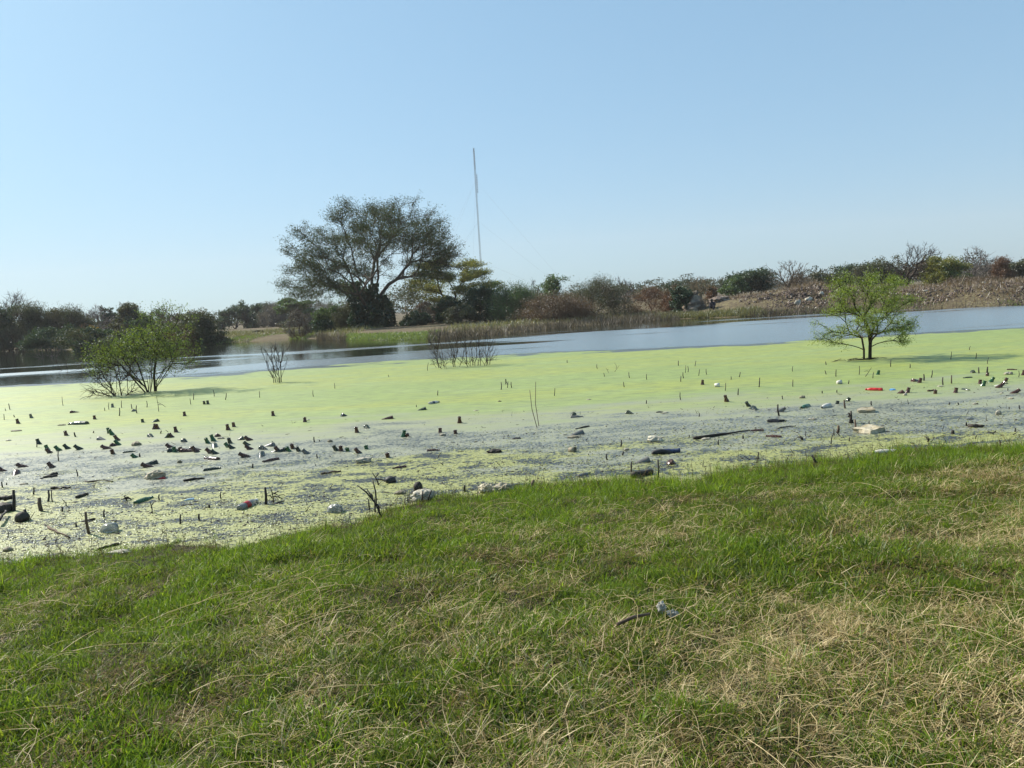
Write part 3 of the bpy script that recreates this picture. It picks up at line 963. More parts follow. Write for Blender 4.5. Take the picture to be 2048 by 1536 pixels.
TREES = [
    # name, label, x, ytop, width px, distance, kind, leaf, bark
    ('tree', 'slim pale-stemmed tree behind the stems of the tallest tree', 805, 545, 120, 90, 'tree', 'lf_olive', 'bark_pale', 0.8),
    ('tree', 'sparse green tree glimpsed under the low limbs of the tallest tree', 690, 548, 70, 95, 'tree', 'lf_green', 'bark', 0.6),
    ('shrub', 'dark ivy-smothered stump under the yellow-green thorn tree', 893, 588, 46, 76, 'bush', 'lf_ivy', 'bark_dark', 1.3),
    ('bush', 'black-green dense bush at the foot of the yellow-green thorn tree', 968, 580, 76, 74, 'bush', 'lf_dark', 'bark_dark', 1.5),
    ('bush', 'olive bush between the ivy stump and the black-green bush', 926, 610, 66, 72, 'bush', 'lf_olive', 'bark', 1.0),
    ('bush', 'low dark bush touching the ivy of the tallest tree', 830, 622, 56, 74, 'bush', 'lf_dark', 'bark_dark', 1.2),
    ('bush', 'rusty brown low bush between the ivy trunk and the ivy stump', 858, 606, 60, 80, 'bush', 'lf_brown', 'bark_red', 0.9),
    ('bush', 'spiky yellowish green bush right of the black-green bush', 1030, 570, 100, 70, 'twiggy', 'lf_green', 'bark', 2.2),
    ('bush', 'broad brown leafless-looking bush at the water in mid bank', 1112, 586, 130, 64, 'twiggy', 'lf_brown', 'bark_red', 2.0),
    ('bush', 'tall rounded olive bush in the middle of the far bank', 1190, 562, 125, 68, 'twiggy', 'lf_olive', 'bark', 2.3),
    ('tree', 'wind-swept green tree rising behind the bushes of mid bank', 1104, 542, 62, 96, 'tree', 'lf_green', 'bark_dark', 0.9),
    ('tree', 'airy pale sapling beside the wind-swept green tree', 1068, 560, 36, 90, 'bare', 'lf_green', 'bark_grey', 0.5),
    ('tree', 'grey leafless tree behind the tall olive bush', 1246, 554, 46, 92, 'bare', 'lf_grey', 'bark_grey', 0.9),
    ('bush', 'low red-brown bush between the olive bush and green creeper', 1300, 580, 110, 70, 'twiggy', 'lf_rust', 'bark_red', 1.3),
    ('tree', 'small round dark tree far behind the red-brown bush', 1302, 575, 46, 130, 'tree', 'lf_dark', 'bark_dark', 0.8),
    ('tree', 'grey-green open tree behind the creeper-covered stump', 1345, 567, 44, 110, 'tree', 'lf_dark', 'bark_grey', 0.7),
    ('shrub', 'dark green creeper smothering a stump beside the termite mound', 1366, 573, 40, 64, 'bush', 'lf_ivy', 'bark_dark', 1.4),
    ('bush', 'orange-brown dry bush hugging the creeper-covered stump', 1345, 578, 40, 66, 'twiggy', 'lf_rust', 'bark_red', 1.0),
    ('tree', 'pale straw-coloured bare tree behind the termite mound', 1399, 549, 50, 74, 'bare', 'lf_straw', 'bark_pale', 1.6),
    ('bush', 'rust-red bush between termite mound and rubble mound', 1424, 575, 24, 68, 'twiggy', 'lf_rust', 'bark_red', 0.8),
    ('tree', 'grey twiggy tree left of the leaning dark green tree', 1452, 560, 40, 100, 'bare', 'lf_grey', 'bark_grey', 1.1),
    ('tree', 'leaning dark green tree with a wedge-shaped crown', 1500, 541, 84, 92, 'tree', 'lf_dark', 'bark_dark', 1.4),
    ('tree', 'green tree at the low left side of the wedge-shaped crown', 1470, 555, 44, 90, 'tree', 'lf_green', 'bark_dark', 0.9),
    ('tree', 'open leafless tree with a spreading crown left of the small green tree', 1578, 522, 84, 78, 'bare', 'lf_brown', 'bark', 1.3),
    ('bush', 'brown bush under the open leafless tree', 1598, 552, 60, 82, 'twiggy', 'lf_brown', 'bark', 1.2),
    ('bush', 'grey-green bush behind the rubble heap', 1646, 548, 66, 84, 'bush', 'lf_olive', 'bark_grey', 1.0),
    ('tree', 'grey-green rounded tree behind the crown of the small green tree', 1706, 532, 80, 96, 'tree', 'lf_dark', 'bark_grey', 1.2),
    ('tree', 'dark spreading thicket tree left of the leaning bare tree', 1762, 518, 80, 90, 'tree', 'lf_olive', 'bark_dark', 1.2),
    ('tree', 'black leafless tree leaning right on the rubble bank', 1806, 486, 96, 70, 'bare', 'lf_dark', 'bark_dark', 1.5),
    ('tree', 'pinkish brown leafy tree behind the black leaning tree', 1848, 524, 60, 96, 'tree', 'lf_brown', 'bark_grey', 0.9),
    ('bush', 'yellow-green leafy bush on top of the rubble bank', 1895, 513, 72, 68, 'bush', 'lf_yellow', 'bark_dark', 1.4),
    ('bush', 'dark green half-hidden bush right of the yellow-green bush', 1908, 528, 44, 70, 'bush', 'lf_dark', 'bark_dark', 1.0),
    ('tree', 'tall grey leafless tree right of the yellow-green bush', 1949, 494, 62, 80, 'bare', 'lf_grey', 'bark_grey', 1.4),
    ('bush', 'upright reddish brown bush near the white boulder', 2004, 517, 36, 68, 'twiggy', 'lf_rust', 'bark_red', 1.3),
    ('tree', 'olive tree at the far right edge of the tree line', 2044, 524, 60, 84, 'tree', 'lf_olive', 'bark_grey', 1.0),
    ('bush', 'dull grey thicket behind the tall grey leafless tree', 1975, 530, 70, 95, 'twiggy', 'lf_grey', 'bark_grey', 1.4),
    # left of the tallest tree
    ('tree', 'dark round-topped tree on the distant field, leftmost there', 465, 599, 56, 150, 'bush', 'lf_dark', 'bark_dark', 1.3),
    ('tree', 'flat-topped dark tree right of the round-topped field tree', 524, 609, 66, 150, 'bush', 'lf_dark', 'bark_dark', 1.6),
    ('tree', 'green umbrella-shaped tree before the grey thicket', 586, 596, 64, 135, 'umbrella', 'lf_green', 'bark_grey', 1.5),
    ('tree', 'pale grey leafless thicket tree between the two flat-topped trees', 552, 608, 60, 145, 'twiggy', 'lf_grey', 'bark_grey', 1.5),
    ('tree', 'pale grey twiggy tree under the low limb of the tallest tree', 632, 603, 80, 140, 'twiggy', 'lf_grey', 'bark_grey', 1.5),
    ('bush', 'rounded bright-topped green bush left of the ivy trunk', 656, 617, 60, 82, 'bush', 'lf_green', 'bark_dark', 1.5),
    ('bush', 'dusty olive bush between the rounded green bush and ivy trunk', 696, 608, 56, 80, 'twiggy', 'lf_olive', 'bark', 1.6),
    ('bush', 'low dark bush at the water below the rounded green bush', 643, 642, 46, 74, 'bush', 'lf_dark', 'bark_dark', 1.1),
    ('shrub', 'reddish dead shrub standing alone at the far shore', 594, 623, 44, 70, 'twiggy', 'lf_grey', 'bark_red', 0.8),
    ('bush', 'small olive bush on the distant field edge', 575, 640, 40, 120, 'bush', 'lf_olive', 'bark', 0.8),
    ('tree', 'leafless tree poking above the thicket at the left edge', 24, 581, 60, 98, 'bare', 'lf_olive', 'bark_grey', 1.2),
    ('bush', 'dark blue-green bush at the left edge below the leafless tree', 8, 604, 70, 96, 'bush', 'lf_dark', 'bark_dark', 1.5),
    ('bush', 'tall olive bush second from the left edge', 60, 611, 76, 96, 'twiggy', 'lf_olive', 'bark_dark', 2.4),
    ('bush', 'olive-brown bush third from the left edge', 105, 615, 70, 98, 'bush', 'lf_olive', 'bark_dark', 1.4),
    ('bush', 'dark olive bush in the middle of the left thicket', 143, 613, 70, 97, 'twiggy', 'lf_olive', 'bark_dark', 2.4),
    ('tree', 'airy grey tree above the left thicket', 190, 610, 56, 108, 'bare', 'lf_olive', 'bark_grey', 1.5),
    ('tree', 'bluish small tree right of the airy grey tree', 222, 616, 40, 112, 'tree', 'lf_dark', 'bark_grey', 1.0),
    ('bush', 'dark rounded bush behind the thorn shrub in the weed', 255, 612, 60, 100, 'bush', 'lf_olive', 'bark_dark', 1.5),
    ('bush', 'green bush peeping over the thorn shrub in the weed', 300, 620, 60, 98, 'bush', 'lf_green', 'bark_dark', 1.0),
    ('bush', 'tall feathery bush behind right half of the thorn shrub', 330, 612, 60, 90, 'bare', 'lf_green', 'bark', 0.9),
    ('bush', 'broad dark brown bush at the water right of the thorn shrub', 390, 624, 100, 69, 'bush', 'lf_olive', 'bark_dark', 2.0),
    ('bush', 'low dark olive bush at the water under the left thicket', 90, 655, 90, 84.5, 'bush', 'lf_dark', 'bark_dark', 1.3),
    ('bush', 'low dark bush at the water left of the thorn shrub', 190, 658, 80, 74.5, 'bush', 'lf_dark', 'bark_dark', 1.2),
    ('bush', 'low brown bush at the left edge of the far water', 20, 660, 70, 95, 'twiggy', 'lf_olive', 'bark_dark', 1.6),
    ('bush', 'low olive bush at the water behind the left half of the thorn shrub', 235, 664, 70, 72, 'bush', 'lf_olive', 'bark_dark', 1.2),
    ('bush', 'low dark bush at the water behind the middle of the thorn shrub', 300, 664, 80, 68, 'bush', 'lf_dark', 'bark_dark', 1.2),
    ('bush', 'low rusty bush at the water between thorn shrub and broad brown bush', 355, 658, 60, 67, 'twiggy', 'lf_rust', 'bark_red', 1.2),
    ('bush', 'low red-tinged bush seen just left of the thorn shrub', 176, 655, 44, 77, 'twiggy', 'lf_rust', 'bark_red', 0.9),
    ('bush', 'brown scrub at the right edge of the rubble bank', 2035, 560, 60, 64, 'twiggy', 'lf_brown', 'bark_red', 1.2),
    ('bush', 'brown scrub behind the wooden trestle', 1940, 558, 90, 65, 'twiggy', 'lf_brown', 'bark_red', 1.3),
    ('bush', 'small brown tuft bush on the rubble heap', 1632, 590, 22, 58, 'twiggy', 'lf_brown', 'bark', 0.8),
]
for i, (nm, lab, x, yt, wp, Yd, kd, lf, bk, dn) in enumerate(TREES):
    std_tree(nm, lab, x, yt, wp, Yd, kd, M[lf], M[bk], 300 + i * 7, cat='tree' if 'tree' in nm else 'bush', group='trees and bushes along the far bank', dens=dn, lean=0.9 if 'leaning right' in lab else 0.0)

# ---- three plants standing in the weed, nearer
def small_green_tree():
    b = gp(1736, 719, 0)
    Y = b.y
    g = rs(31)
    s = Y / FPX
    h = (719 - 548) * s
    C = []
    for k in range(64):
        az = g.uniform(0, 2 * np.pi); sn = g.uniform(-0.18, 1); e = math.asin(sn)
        rr = 0.45 + 0.55 * g.random() ** 0.6
        C.append(np.array([math.cos(e) * math.cos(az) * 0.96, math.cos(e) * math.sin(az) * 1.0, sn * (h - 0.86)]) * rr * (1 + 0.55 * mnoise.noise(Vector((math.cos(az) * 2, sn * 2.5, math.sin(az) * 2)))) + np.array([0.10, 0, 0.86]))
    # low drooping sprays both sides
    low = [(-1.05, 0, 0.72), (-1.15, 0.1, 0.58), (-0.8, 0.2, 0.62), (-0.75, -0.2, 0.48), (0.75, 0, 0.50), (0.95, 0.1, 0.42), (0.7, -0.2, 0.38), (0.9, -0.1, 0.85), (-0.75, -0.3, 0.85), (-1.2, 0.2, 0.98), (-0.9, 0, 0.50), (1.0, 0, 0.62), (-0.5, 0, 0.75), (0.55, 0, 0.7)]
    Cl = np.array(low)
    P = np.concatenate([np.repeat(np.array(C), 9, 0) + g.normal(size=(64 * 9, 3)) * np.array([0.11, 0.11, 0.055]),
                        np.repeat(Cl, 6, 0) + g.normal(size=(len(low) * 6, 3)) * np.array([0.10, 0.10, 0.035])])
    P[:, 2] = np.maximum(P[:, 2], 0.08)
    trunk = [((-0.10, 0, -0.25), -1), ((-0.10, 0, 0.25), 0), ((-0.14, 0.02, 0.55), 1), ((-0.28, 0.0, 0.85), 2),
             ((0.06, 0.03, -0.25), -1), ((0.07, 0.03, 0.3), 4), ((0.09, 0.02, 0.62), 5), ((0.24, 0, 0.95), 6), ((-0.02, 0.02, 0.9), 6), ((0.0, -0.04, -0.2), -1), ((0.02, -0.05, 0.4), 9), ((-0.05, -0.08, 0.8), 10), ((-0.40, 0, 0.66), 2), ((-0.75, 0.05, 0.72), 12), ((0.36, 0.02, 0.66), 6), ((0.68, 0, 0.62), 14)]
    r = make_tree('thorn_tree', 'small bright green thorn tree with forked trunk standing in the duckweed', 'tree', b, P, None, trunk, (0, 0, 0.7), M['bark_dark'], M['lf_bright'], 32,
                  tip_r=0.0042, alpha=0.42, seglen=0.16, thick=0.014, powr=0.44, n_leaf=9, leaf_r=0.050, leaf_size=0.030, aspect=0.45, twigs=2, twig_len=0.13, twig_up=0.0, rmax=0.058, flat=0.6)
    # drift of twigs caught between the stems and round the foot
    gg = rs(8)
    n = 130
    P0 = np.stack([gg.normal(0.02, 0.13, n), gg.normal(0, 0.08, n), gg.uniform(0.55, 0.92, n)], 1)
    P1 = P0 + gg.normal(size=(n, 3)) * np.array([0.12, 0.10, 0.06])
    V, Fq = tubes(P0, P1, np.full(n, 0.006), np.full(n, 0.003), 3)
    link('caught_twigs', np_mesh('caught_twigs', V, Fq), M['straw_brown'], r)['kind'] = 'stuff'
    n = 45
    P0 = np.stack([gg.normal(-0.1, 0.26, n), gg.normal(0, 0.08, n), gg.uniform(0.0, 0.05, n)], 1)
    P1 = P0 + gg.normal(size=(n, 3)) * np.array([0.16, 0.07, 0.02])
    V, Fq = tubes(P0, P1, np.full(n, 0.007), np.full(n, 0.004), 4)
    link('drift', np_mesh('drift', V, Fq), M['bark_dark'], r)['kind'] = 'stuff'
small_green_tree()

def left_shrub():
    b = gp(298, 784, 0)
    s = b.y / FPX
    g = rs(41)
    C = []
    for k in range(64):
        az = g.uniform(0, 2 * np.pi)
        x = g.uniform(-1.45, 1.2)
        zt = 1.92 - 0.34 * abs(x + 0.1) ** 1.6 + 0.14 * x
        z = zt * (0.45 + 0.55 * g.random())
        C.append((x, g.uniform(-0.8, 0.8), z))
    C += [(0.75, 0, 2.35), (0.45, 0.1, 2.25), (1.1, 0, 2.30), (1.35, 0.1, 2.05), (0.1, 0, 2.15)]
    C = np.array(C)
    P = np.repeat(C, 5, 0) + g.normal(size=(len(C) * 5, 3)) * np.array([0.15, 0.15, 0.06])
    P[:, 2] = np.maximum(P[:, 2], 0.12)
    extra = np.stack([g.uniform(-1.5, 1.4, 90), g.uniform(-0.5, 0.5, 90), g.uniform(0.35, 1.3, 90)], 1)
    P = np.concatenate([P, extra])
    trunk = [((0.0, 0, -0.3), -1), ((0.0, 0, 0.30), 0), ((-0.05, 0, 0.75), 1), ((0.14, 0.05, -0.3), -1), ((0.18, 0.05, 0.5), 3), ((0.32, 0.05, 1.1), 4), ((-0.08, 0, 0.15), 0), ((-0.5, 0, 0.55), 6), ((0.25, 0, 0.15), 3), ((0.7, 0, 0.6), 8)]
    for q in range(9):
        e_ = -0.9 + q * 0.225 + g.normal(0, 0.05)
        trunk += [((e_ * 0.12, g.normal(0, 0.06), 0.02), 0), ((e_ * 0.8, g.normal(0, 0.2), 0.75 + 0.2 * g.random()), len(trunk))]
    make_tree('thorn_shrub', 'wide green thorn shrub with dark stems standing in the duckweed', 'shrub', b, P, None, trunk, (0, 0, 0.2), M['bark_dark'], M['lf_shrub'], 42,
              tip_r=0.0058, alpha=0.30, seglen=0.2, thick=0.018, powr=0.42, n_leaf=6, leaf_r=0.075, leaf_size=0.045, aspect=0.45, twigs=2, twig_len=0.24, twig_up=0.1, rmax=0.075, flat=0.45)
    # the leafless neighbour at its left
    b2 = gp(236, 792, 0)
    P = np.stack([g.uniform(-0.75, 0.55, 160), g.uniform(-0.4, 0.4, 160), g.random(160) ** 1.2 * 0.95 + 0.02], 1)
    trunk = [((0, 0, -0.2), -1), ((0.02, 0, 0.15), 0), ((0.12, 0, -0.2), -1), ((0.08, 0, 0.4), 2)]
    make_tree('bare_shrub', 'leafless arching shrub at the foot of the thorn shrub', 'shrub', b2, P, None, trunk, (0, 0, 0), M['bark_dark'], None, 43, tip_r=0.0065, alpha=0.5, seglen=0.15, thick=0.018, powr=0.4, n_leaf=0, twigs=2, twig_len=0.22, twig_up=-0.2, rmax=0.03)
left_shrub()

SPREAD = 1.0
def stick_shrub(name, label, xpx, ypx, wpx, hpx, n, seed, nstem=6, mat='bark_dark', zp=1.5, tw=2):
    b = gp(xpx, ypx, 0)
    s = b.y / FPX
    wd, h = wpx * s, hpx * s
    g = rs(seed)
    st = [g.uniform(-0.42, 0.42) * wd * SPREAD for _ in range(nstem)]
    SPREAD_ = SPREAD
    trunk = []
    for x in st:
        k = len(trunk)
        y = g.normal(0, 0.10 * wd)
        trunk += [((x, y, -0.2), -1), ((x * 1.05, y, 0.12 * h), k)]
    x = g.uniform(-0.55, 0.55, n) * wd
    z = h * (0.12 + 0.88 * g.random(n) ** zp)
    if zp < 1:
        x = x * (0.25 + 0.75 * z / h)
    P = np.stack([x, g.normal(0, 0.16 * wd, n), z], 1)
    return make_tree(name, label, 'shrub', b, P, None, trunk, (0, 0, 0), M[mat], None, seed + 1, tip_r=0.0062, alpha=0.7, seglen=0.25, thick=0.020, powr=0.36, n_leaf=0, twigs=tw, twig_len=0.16 * h, twig_up=0.5, rmax=0.035)
SPREAD = 0.35
stick_shrub('bare_shrub', 'narrow leafless shrub between the thorn shrub and the stick clump', 555, 765, 56, 74, 70, 51, 12, 'bark_dark', 0.6)
SPREAD = 1.0
stick_shrub('bare_shrub', 'wide clump of bare sticks at the edge of the open water', 928, 733, 120, 72, 190, 53, 16)
stick_shrub('bare_shrub', 'dead twiggy shrub in the water at the left edge', 12, 722, 80, 70, 90, 55, 6)
stick_shrub('bare_shrub', 'grey arching dead shrub in the water of the left inlet', 96, 716, 56, 24, 60, 57, 4, 'bark_grey')
stick_shrub('bare_shrub', 'thin dead sapling in the water left of the thorn shrub', 125, 742, 34, 40, 16, 59, 2)
stick_shrub('bare_shrub', 'dead brush at the water right of the thorn shrub', 432, 698, 40, 28, 50, 61, 5)

def inlet_shrub():
    b = gp(168, 716, 0)
    g = rs(63)
    s = b.y / FPX
    h = 52 * s
    C = np.array([(-1.0, 0, 0.75 * h), (-0.7, 0.3, 0.85 * h), (-1.3, 0, 0.6 * h), (-0.3, 0, 0.95 * h), (0.2, 0, 0.8 * h), (-0.9, -0.3, 0.5 * h)])
    P = np.repeat(C, 12, 0) + g.normal(size=(72, 3)) * np.array([0.25, 0.25, 0.10])
    trunk = [((0.2, 0, -0.2), -1), ((0.1, 0, 0.35 * h), 0), ((-0.3, 0, 0.7 * h), 1)]
    make_tree('thorn_shrub', 'small leaning yellow-green shrub in the inlet left of the thorn shrub', 'shrub', b, P, None, trunk, (0, 0, 0.3), M['bark_dark'], M['lf_olive'], 64, tip_r=0.008, alpha=0.4, seglen=0.3, thick=0.02, n_leaf=7, leaf_r=0.12, leaf_size=0.08, twigs=2, twig_len=0.3, rmax=0.06, flat=0.4)
    # orange flowers of the vine on the thicket
    b = gp(188, 712, 0)
inlet_shrub()
std_tree('bush', 'patch of orange-yellow blooming bush seen over the inlet', 186, 650, 20, 79, 'twiggy', M['lf_orange'], M['bark_dark'], 991, cat='bush', group='trees and bushes along the far bank', dens=0.7)

# ---- far wood beyond, one mass
def far_wood():
    g = rs(17)
    tr, lf1 = [], []
    for i in range(330):
        Y = g.uniform(170, 420)
        X = g.uniform(-0.95, 0.95) * Y
        h = g.uniform(3.5, 6.8); wd = g.uniform(7, 13)
        z = lz(X, Y)
        n = int(g.uniform(420, 700))
        K = 30
        C = np.stack([g.uniform(-0.42, 0.42, K) * wd, g.uniform(-0.42, 0.42, K) * wd, h * g.uniform(0.12, 0.92, K)], 1)
        C[:, 2] *= (1 - 0.35 * (np.abs(C[:, 0]) / (wd * 0.5)) ** 2)
        p = C[g.integers(0, K, n)] + np.clip(g.normal(size=(n, 3)), -1.5, 1.5) * np.array([wd * 0.07, wd * 0.07, h * 0.06])
        lf1.append(p + np.array([X, Y, z]))
        tr.append(((X, Y, z - 0.2), (X + g.normal(0, 0.3), Y, z + h * 0.6)))
    C = np.concatenate(lf1)
    V1, F1 = cards(C, 0.42, g, 0.7)
    o = tag(link('distant_woodland', np_mesh('distant_woodland', V1, F1), M['lf_far']), 'hazy line of distant savanna trees along the horizon', 'woodland', kind='stuff')
    V2, F2 = tubes([t[0] for t in tr], [t[1] for t in tr], np.full(len(tr), 0.22), np.full(len(tr), 0.10), 5)
    link('stems', np_mesh('stems', V2, F2), M['bark_grey'], o)['kind'] = 'stuff'
M['lf_far'] = leaf_mat('leaf_far_wood', (0.035, 0.045, 0.024), (0.075, 0.08, 0.045), (0.06, 0.052, 0.036), trans=0.25, gloss=0, patch=0.03)
far_wood()

# ------------------------------------------------------------------ ground cover of the far bank
def blades(name, label, cat, P, l0, l1, wd, el0, el1, mat, seed, bend=0.5):
    g = rs(seed)
    n = len(P)
    az = g.uniform(0, 2 * np.pi, n); el = np.radians(g.uniform(el0, el1, n))
    D = np.stack([np.cos(az) * np.cos(el), np.sin(az) * np.cos(el), np.sin(el)], 1)
    V, Fq = ribbons(P, D, g.uniform(l0, l1, n), np.full(n, wd), np.full(n, bend) * g.uniform(0, 1.5, n), g, 2)
    return tag(link(name, np_mesh(name, V, Fq), mat), label, cat, kind='stuff')
def bank_pts(g, n, x0, x1, t0, t1, dens=None):
    x = g.uniform(x0, x1, n); t = g.uniform(t0, t1, n)
    y = fshore(x) + t
    if dens is not None:
        k = g.random(n) < dens(x, y, t)
        x, y = x[k], y[k]
    return np.stack([x, y, np.maximum(land(x, y), -0.05)], 1)
M['reed'] = leaf_mat('reed', (0.065, 0.052, 0.040), (0.16, 0.13, 0.095), trans=0.2, gloss=0.03)
M['far_green'] = leaf_mat('far_green_grass', (0.10, 0.15, 0.03), (0.17, 0.22, 0.05), trans=0.4)
M['far_dull'] = leaf_mat('far_dull_grass', (0.12, 0.12, 0.045), (0.20, 0.19, 0.08), trans=0.3)
M['far_dry'] = leaf_mat('far_dry_grass', (0.12, 0.078, 0.045), (0.22, 0.155, 0.09), trans=0.25)
g = rs(23)
xr = lambda px_, Y=60: ad(px_, 640, Y).x
clump = lambda s, lo: (lambda x, y, t: np.clip(0.5 + 0.6 * wob(x, y, s), lo, 1))
P = np.concatenate([bank_pts(g, 9000, xr(880), xr(1360), -1.6, 2.2, clump(0.9, 0.1)), bank_pts(g, 2500, xr(1460), xr(1640), -0.8, 1.2, clump(0.9, 0.1)),
                    bank_pts(g, 2200, xr(1640), xr(2150), -1.2, 0.8, clump(0.9, 0.05)), bank_pts(g, 1300, xr(600), xr(700), -1.0, 1.0, clump(0.9, 0.1))])
blades('reeds', 'grey dead reeds standing along the far waterline', 'reeds', P, 0.15, 0.75, 0.035, 40, 88, M['reed'], 24, 0.4)
P = np.concatenate([bank_pts(g, 9000, xr(690, 62), xr(900, 62), 0.0, 4.5, lambda x, y, t: np.clip(1.2 - t / 4.5, 0.1, 1)), bank_pts(g, 5000, xr(430, 70), xr(620, 70), -0.2, 6.0), bank_pts(g, 4500, xr(1480), xr(2180), -0.3, 1.6, clump(0.7, 0.05))])
blades('waterside_grass', 'fresh green grass tongue on the far shore', 'grass', P, 0.06, 0.22, 0.05, 40, 85, M['far_green'], 25)
P = np.concatenate([bank_pts(g, 4500, xr(1330), xr(1500), 0.0, 2.5), bank_pts(g, 16000, -60, xr(700), 0.5, 30), bank_pts(g, 2500, xr(900), xr(1350), 2.0, 12)])
blades('bank_weeds', 'dull olive weeds on the far bank', 'grass', P, 0.15, 0.5, 0.06, 35, 85, M['far_dull'], 26)
P = np.concatenate([bank_pts(g, 22000, xr(1490), xr(2200), 0.8, 16, clump(0.6, 0.08)), bank_pts(g, 2500, xr(1200), xr(1420), 2, 9, clump(0.5, 0.1)), bank_pts(g, 2500, xr(1900), xr(2150), 1.5, 4, clump(0.5, 0.1))])
blades('dry_scrub_grass', 'brown dry grass over the rubble bank', 'grass', P, 0.12, 0.5, 0.045, 25, 80, M['far_dry'], 27, 0.9)

# rubble and litter on the far right bank
def rough_box(g, s):
    v = np.array([(a, b, c) for a in (-1, 1) for b in (-1, 1) for c in (-1, 1)], float) * 0.5
    v = v * s + g.normal(size=v.shape) * s * 0.14
    a = g.uniform(0, 6.28, 3)
    Rm = np.array(Matrix.Rotation(a[0], 3, 'X') @ Matrix.Rotation(a[1], 3, 'Y') @ Matrix.Rotation(a[2], 3, 'Z'))
    return v @ Rm.T
BF = np.array([(0, 1, 3, 2), (4, 6, 7, 5), (0, 4, 5, 1), (2, 3, 7, 6), (0, 2, 6, 4), (1, 5, 7, 3)])
def rubble():
    g = rs(29)
    parts = []
    m = 15000
    x = g.uniform(xr(1490), xr(2180), m)
    t = 0.25 + 8.5 * g.random(m) ** 1.25
    y = fshore(x) + t
    heap = np.exp(-(((x - 25.0) / 3.6) ** 2 + ((y - 61.5) / 2.6) ** 2))
    k = g.random(m) < np.clip(0.40 + 0.45 * wob(x, y, 0.8) + 0.9 * heap, 0.10, 1)
    x, y = x[k], y[k]
    z = land(x, y)
    for i in range(len(x)):
        s = g.uniform(0.04, 0.12) * (1.8 if g.random() < 0.05 else 1) * np.array([1, g.uniform(0.6, 1.2), g.uniform(0.4, 0.8)])
        parts.append((rough_box(g, s) + np.array([x[i], y[i], z[i] + 0.02]), BF))
    V, Fq = join(parts)
    m_, nt, out = new_mat('rubble_bits')
    gn = N(nt, 'ShaderNodeNewGeometry')
    rmp = N(nt, 'ShaderNodeValToRGB')
    L(nt, gn.outputs['Random Per Island'], rmp.inputs[0])
    el = rmp.color_ramp.elements
    el[0].color = (0.05, 0.038, 0.035, 1); el[1].color = (0.42, 0.38, 0.32, 1)
    for ps, c in ((0.40, (0.10, 0.072, 0.06, 1)), (0.70, (0.16, 0.115, 0.09, 1)), (0.92, (0.24, 0.19, 0.145, 1))):
        e = el.new(ps); e.color = c
    p = principled(nt, rmp.outputs[0], 0.85, 0.3)
    L(nt, p.outputs[0], out.inputs[0])
    tag(link('rubble', np_mesh('rubble', V, Fq), m_), 'broken rubble and litter strewn over the far right bank', 'rubble', kind='stuff')
rubble()

# lumps: rocks, crumpled bags, foam, mounds
def lump_mesh(name, size, seed, amp=0.25, freq=2.0, sub=3, flat_bottom=True, ridge=False):
    bm = bmesh.new()
    bmesh.ops.create_icosphere(bm, subdivisions=sub, radius=0.5)
    off = Vector((seed * 3.17, seed * 1.31, seed * 0.73))
    for v in bm.verts:
        n = mnoise.fractal(v.co * freq + off, 1.0, 2.0, 4) if not ridge else mnoise.turbulence(v.co * freq + off, 4, True) - 0.6
        v.co *= 1 + amp * n * 2
        v.co = Vector((v.co.x * size[0], v.co.y * size[1], v.co.z * size[2]))
        if flat_bottom and v.co.z < -0.3 * size[2]:
            v.co.z = -0.3 * size[2]
    me = bpy.data.meshes.new(name)
    bm.to_mesh(me)
    bm.free()
    for p in me.polygons:
        p.use_smooth = not ridge
    return me
M['mound'] = simple('termite_clay', (0.24, 0.195, 0.145), (0.14, 0.115, 0.095), 0.95, 2.5, 0.15, 0.8, 0.05)
M['rock_white'] = simple('pale_rock', (0.40, 0.36, 0.29), (0.52, 0.48, 0.40), 0.9, 4, 0.2, 0.6, 0.03)
M['rubble_earth'] = simple('rubble_earth', (0.13, 0.095, 0.075), (0.26, 0.21, 0.17), 0.95, 3.5, 0.15, 0.9, 0.06)

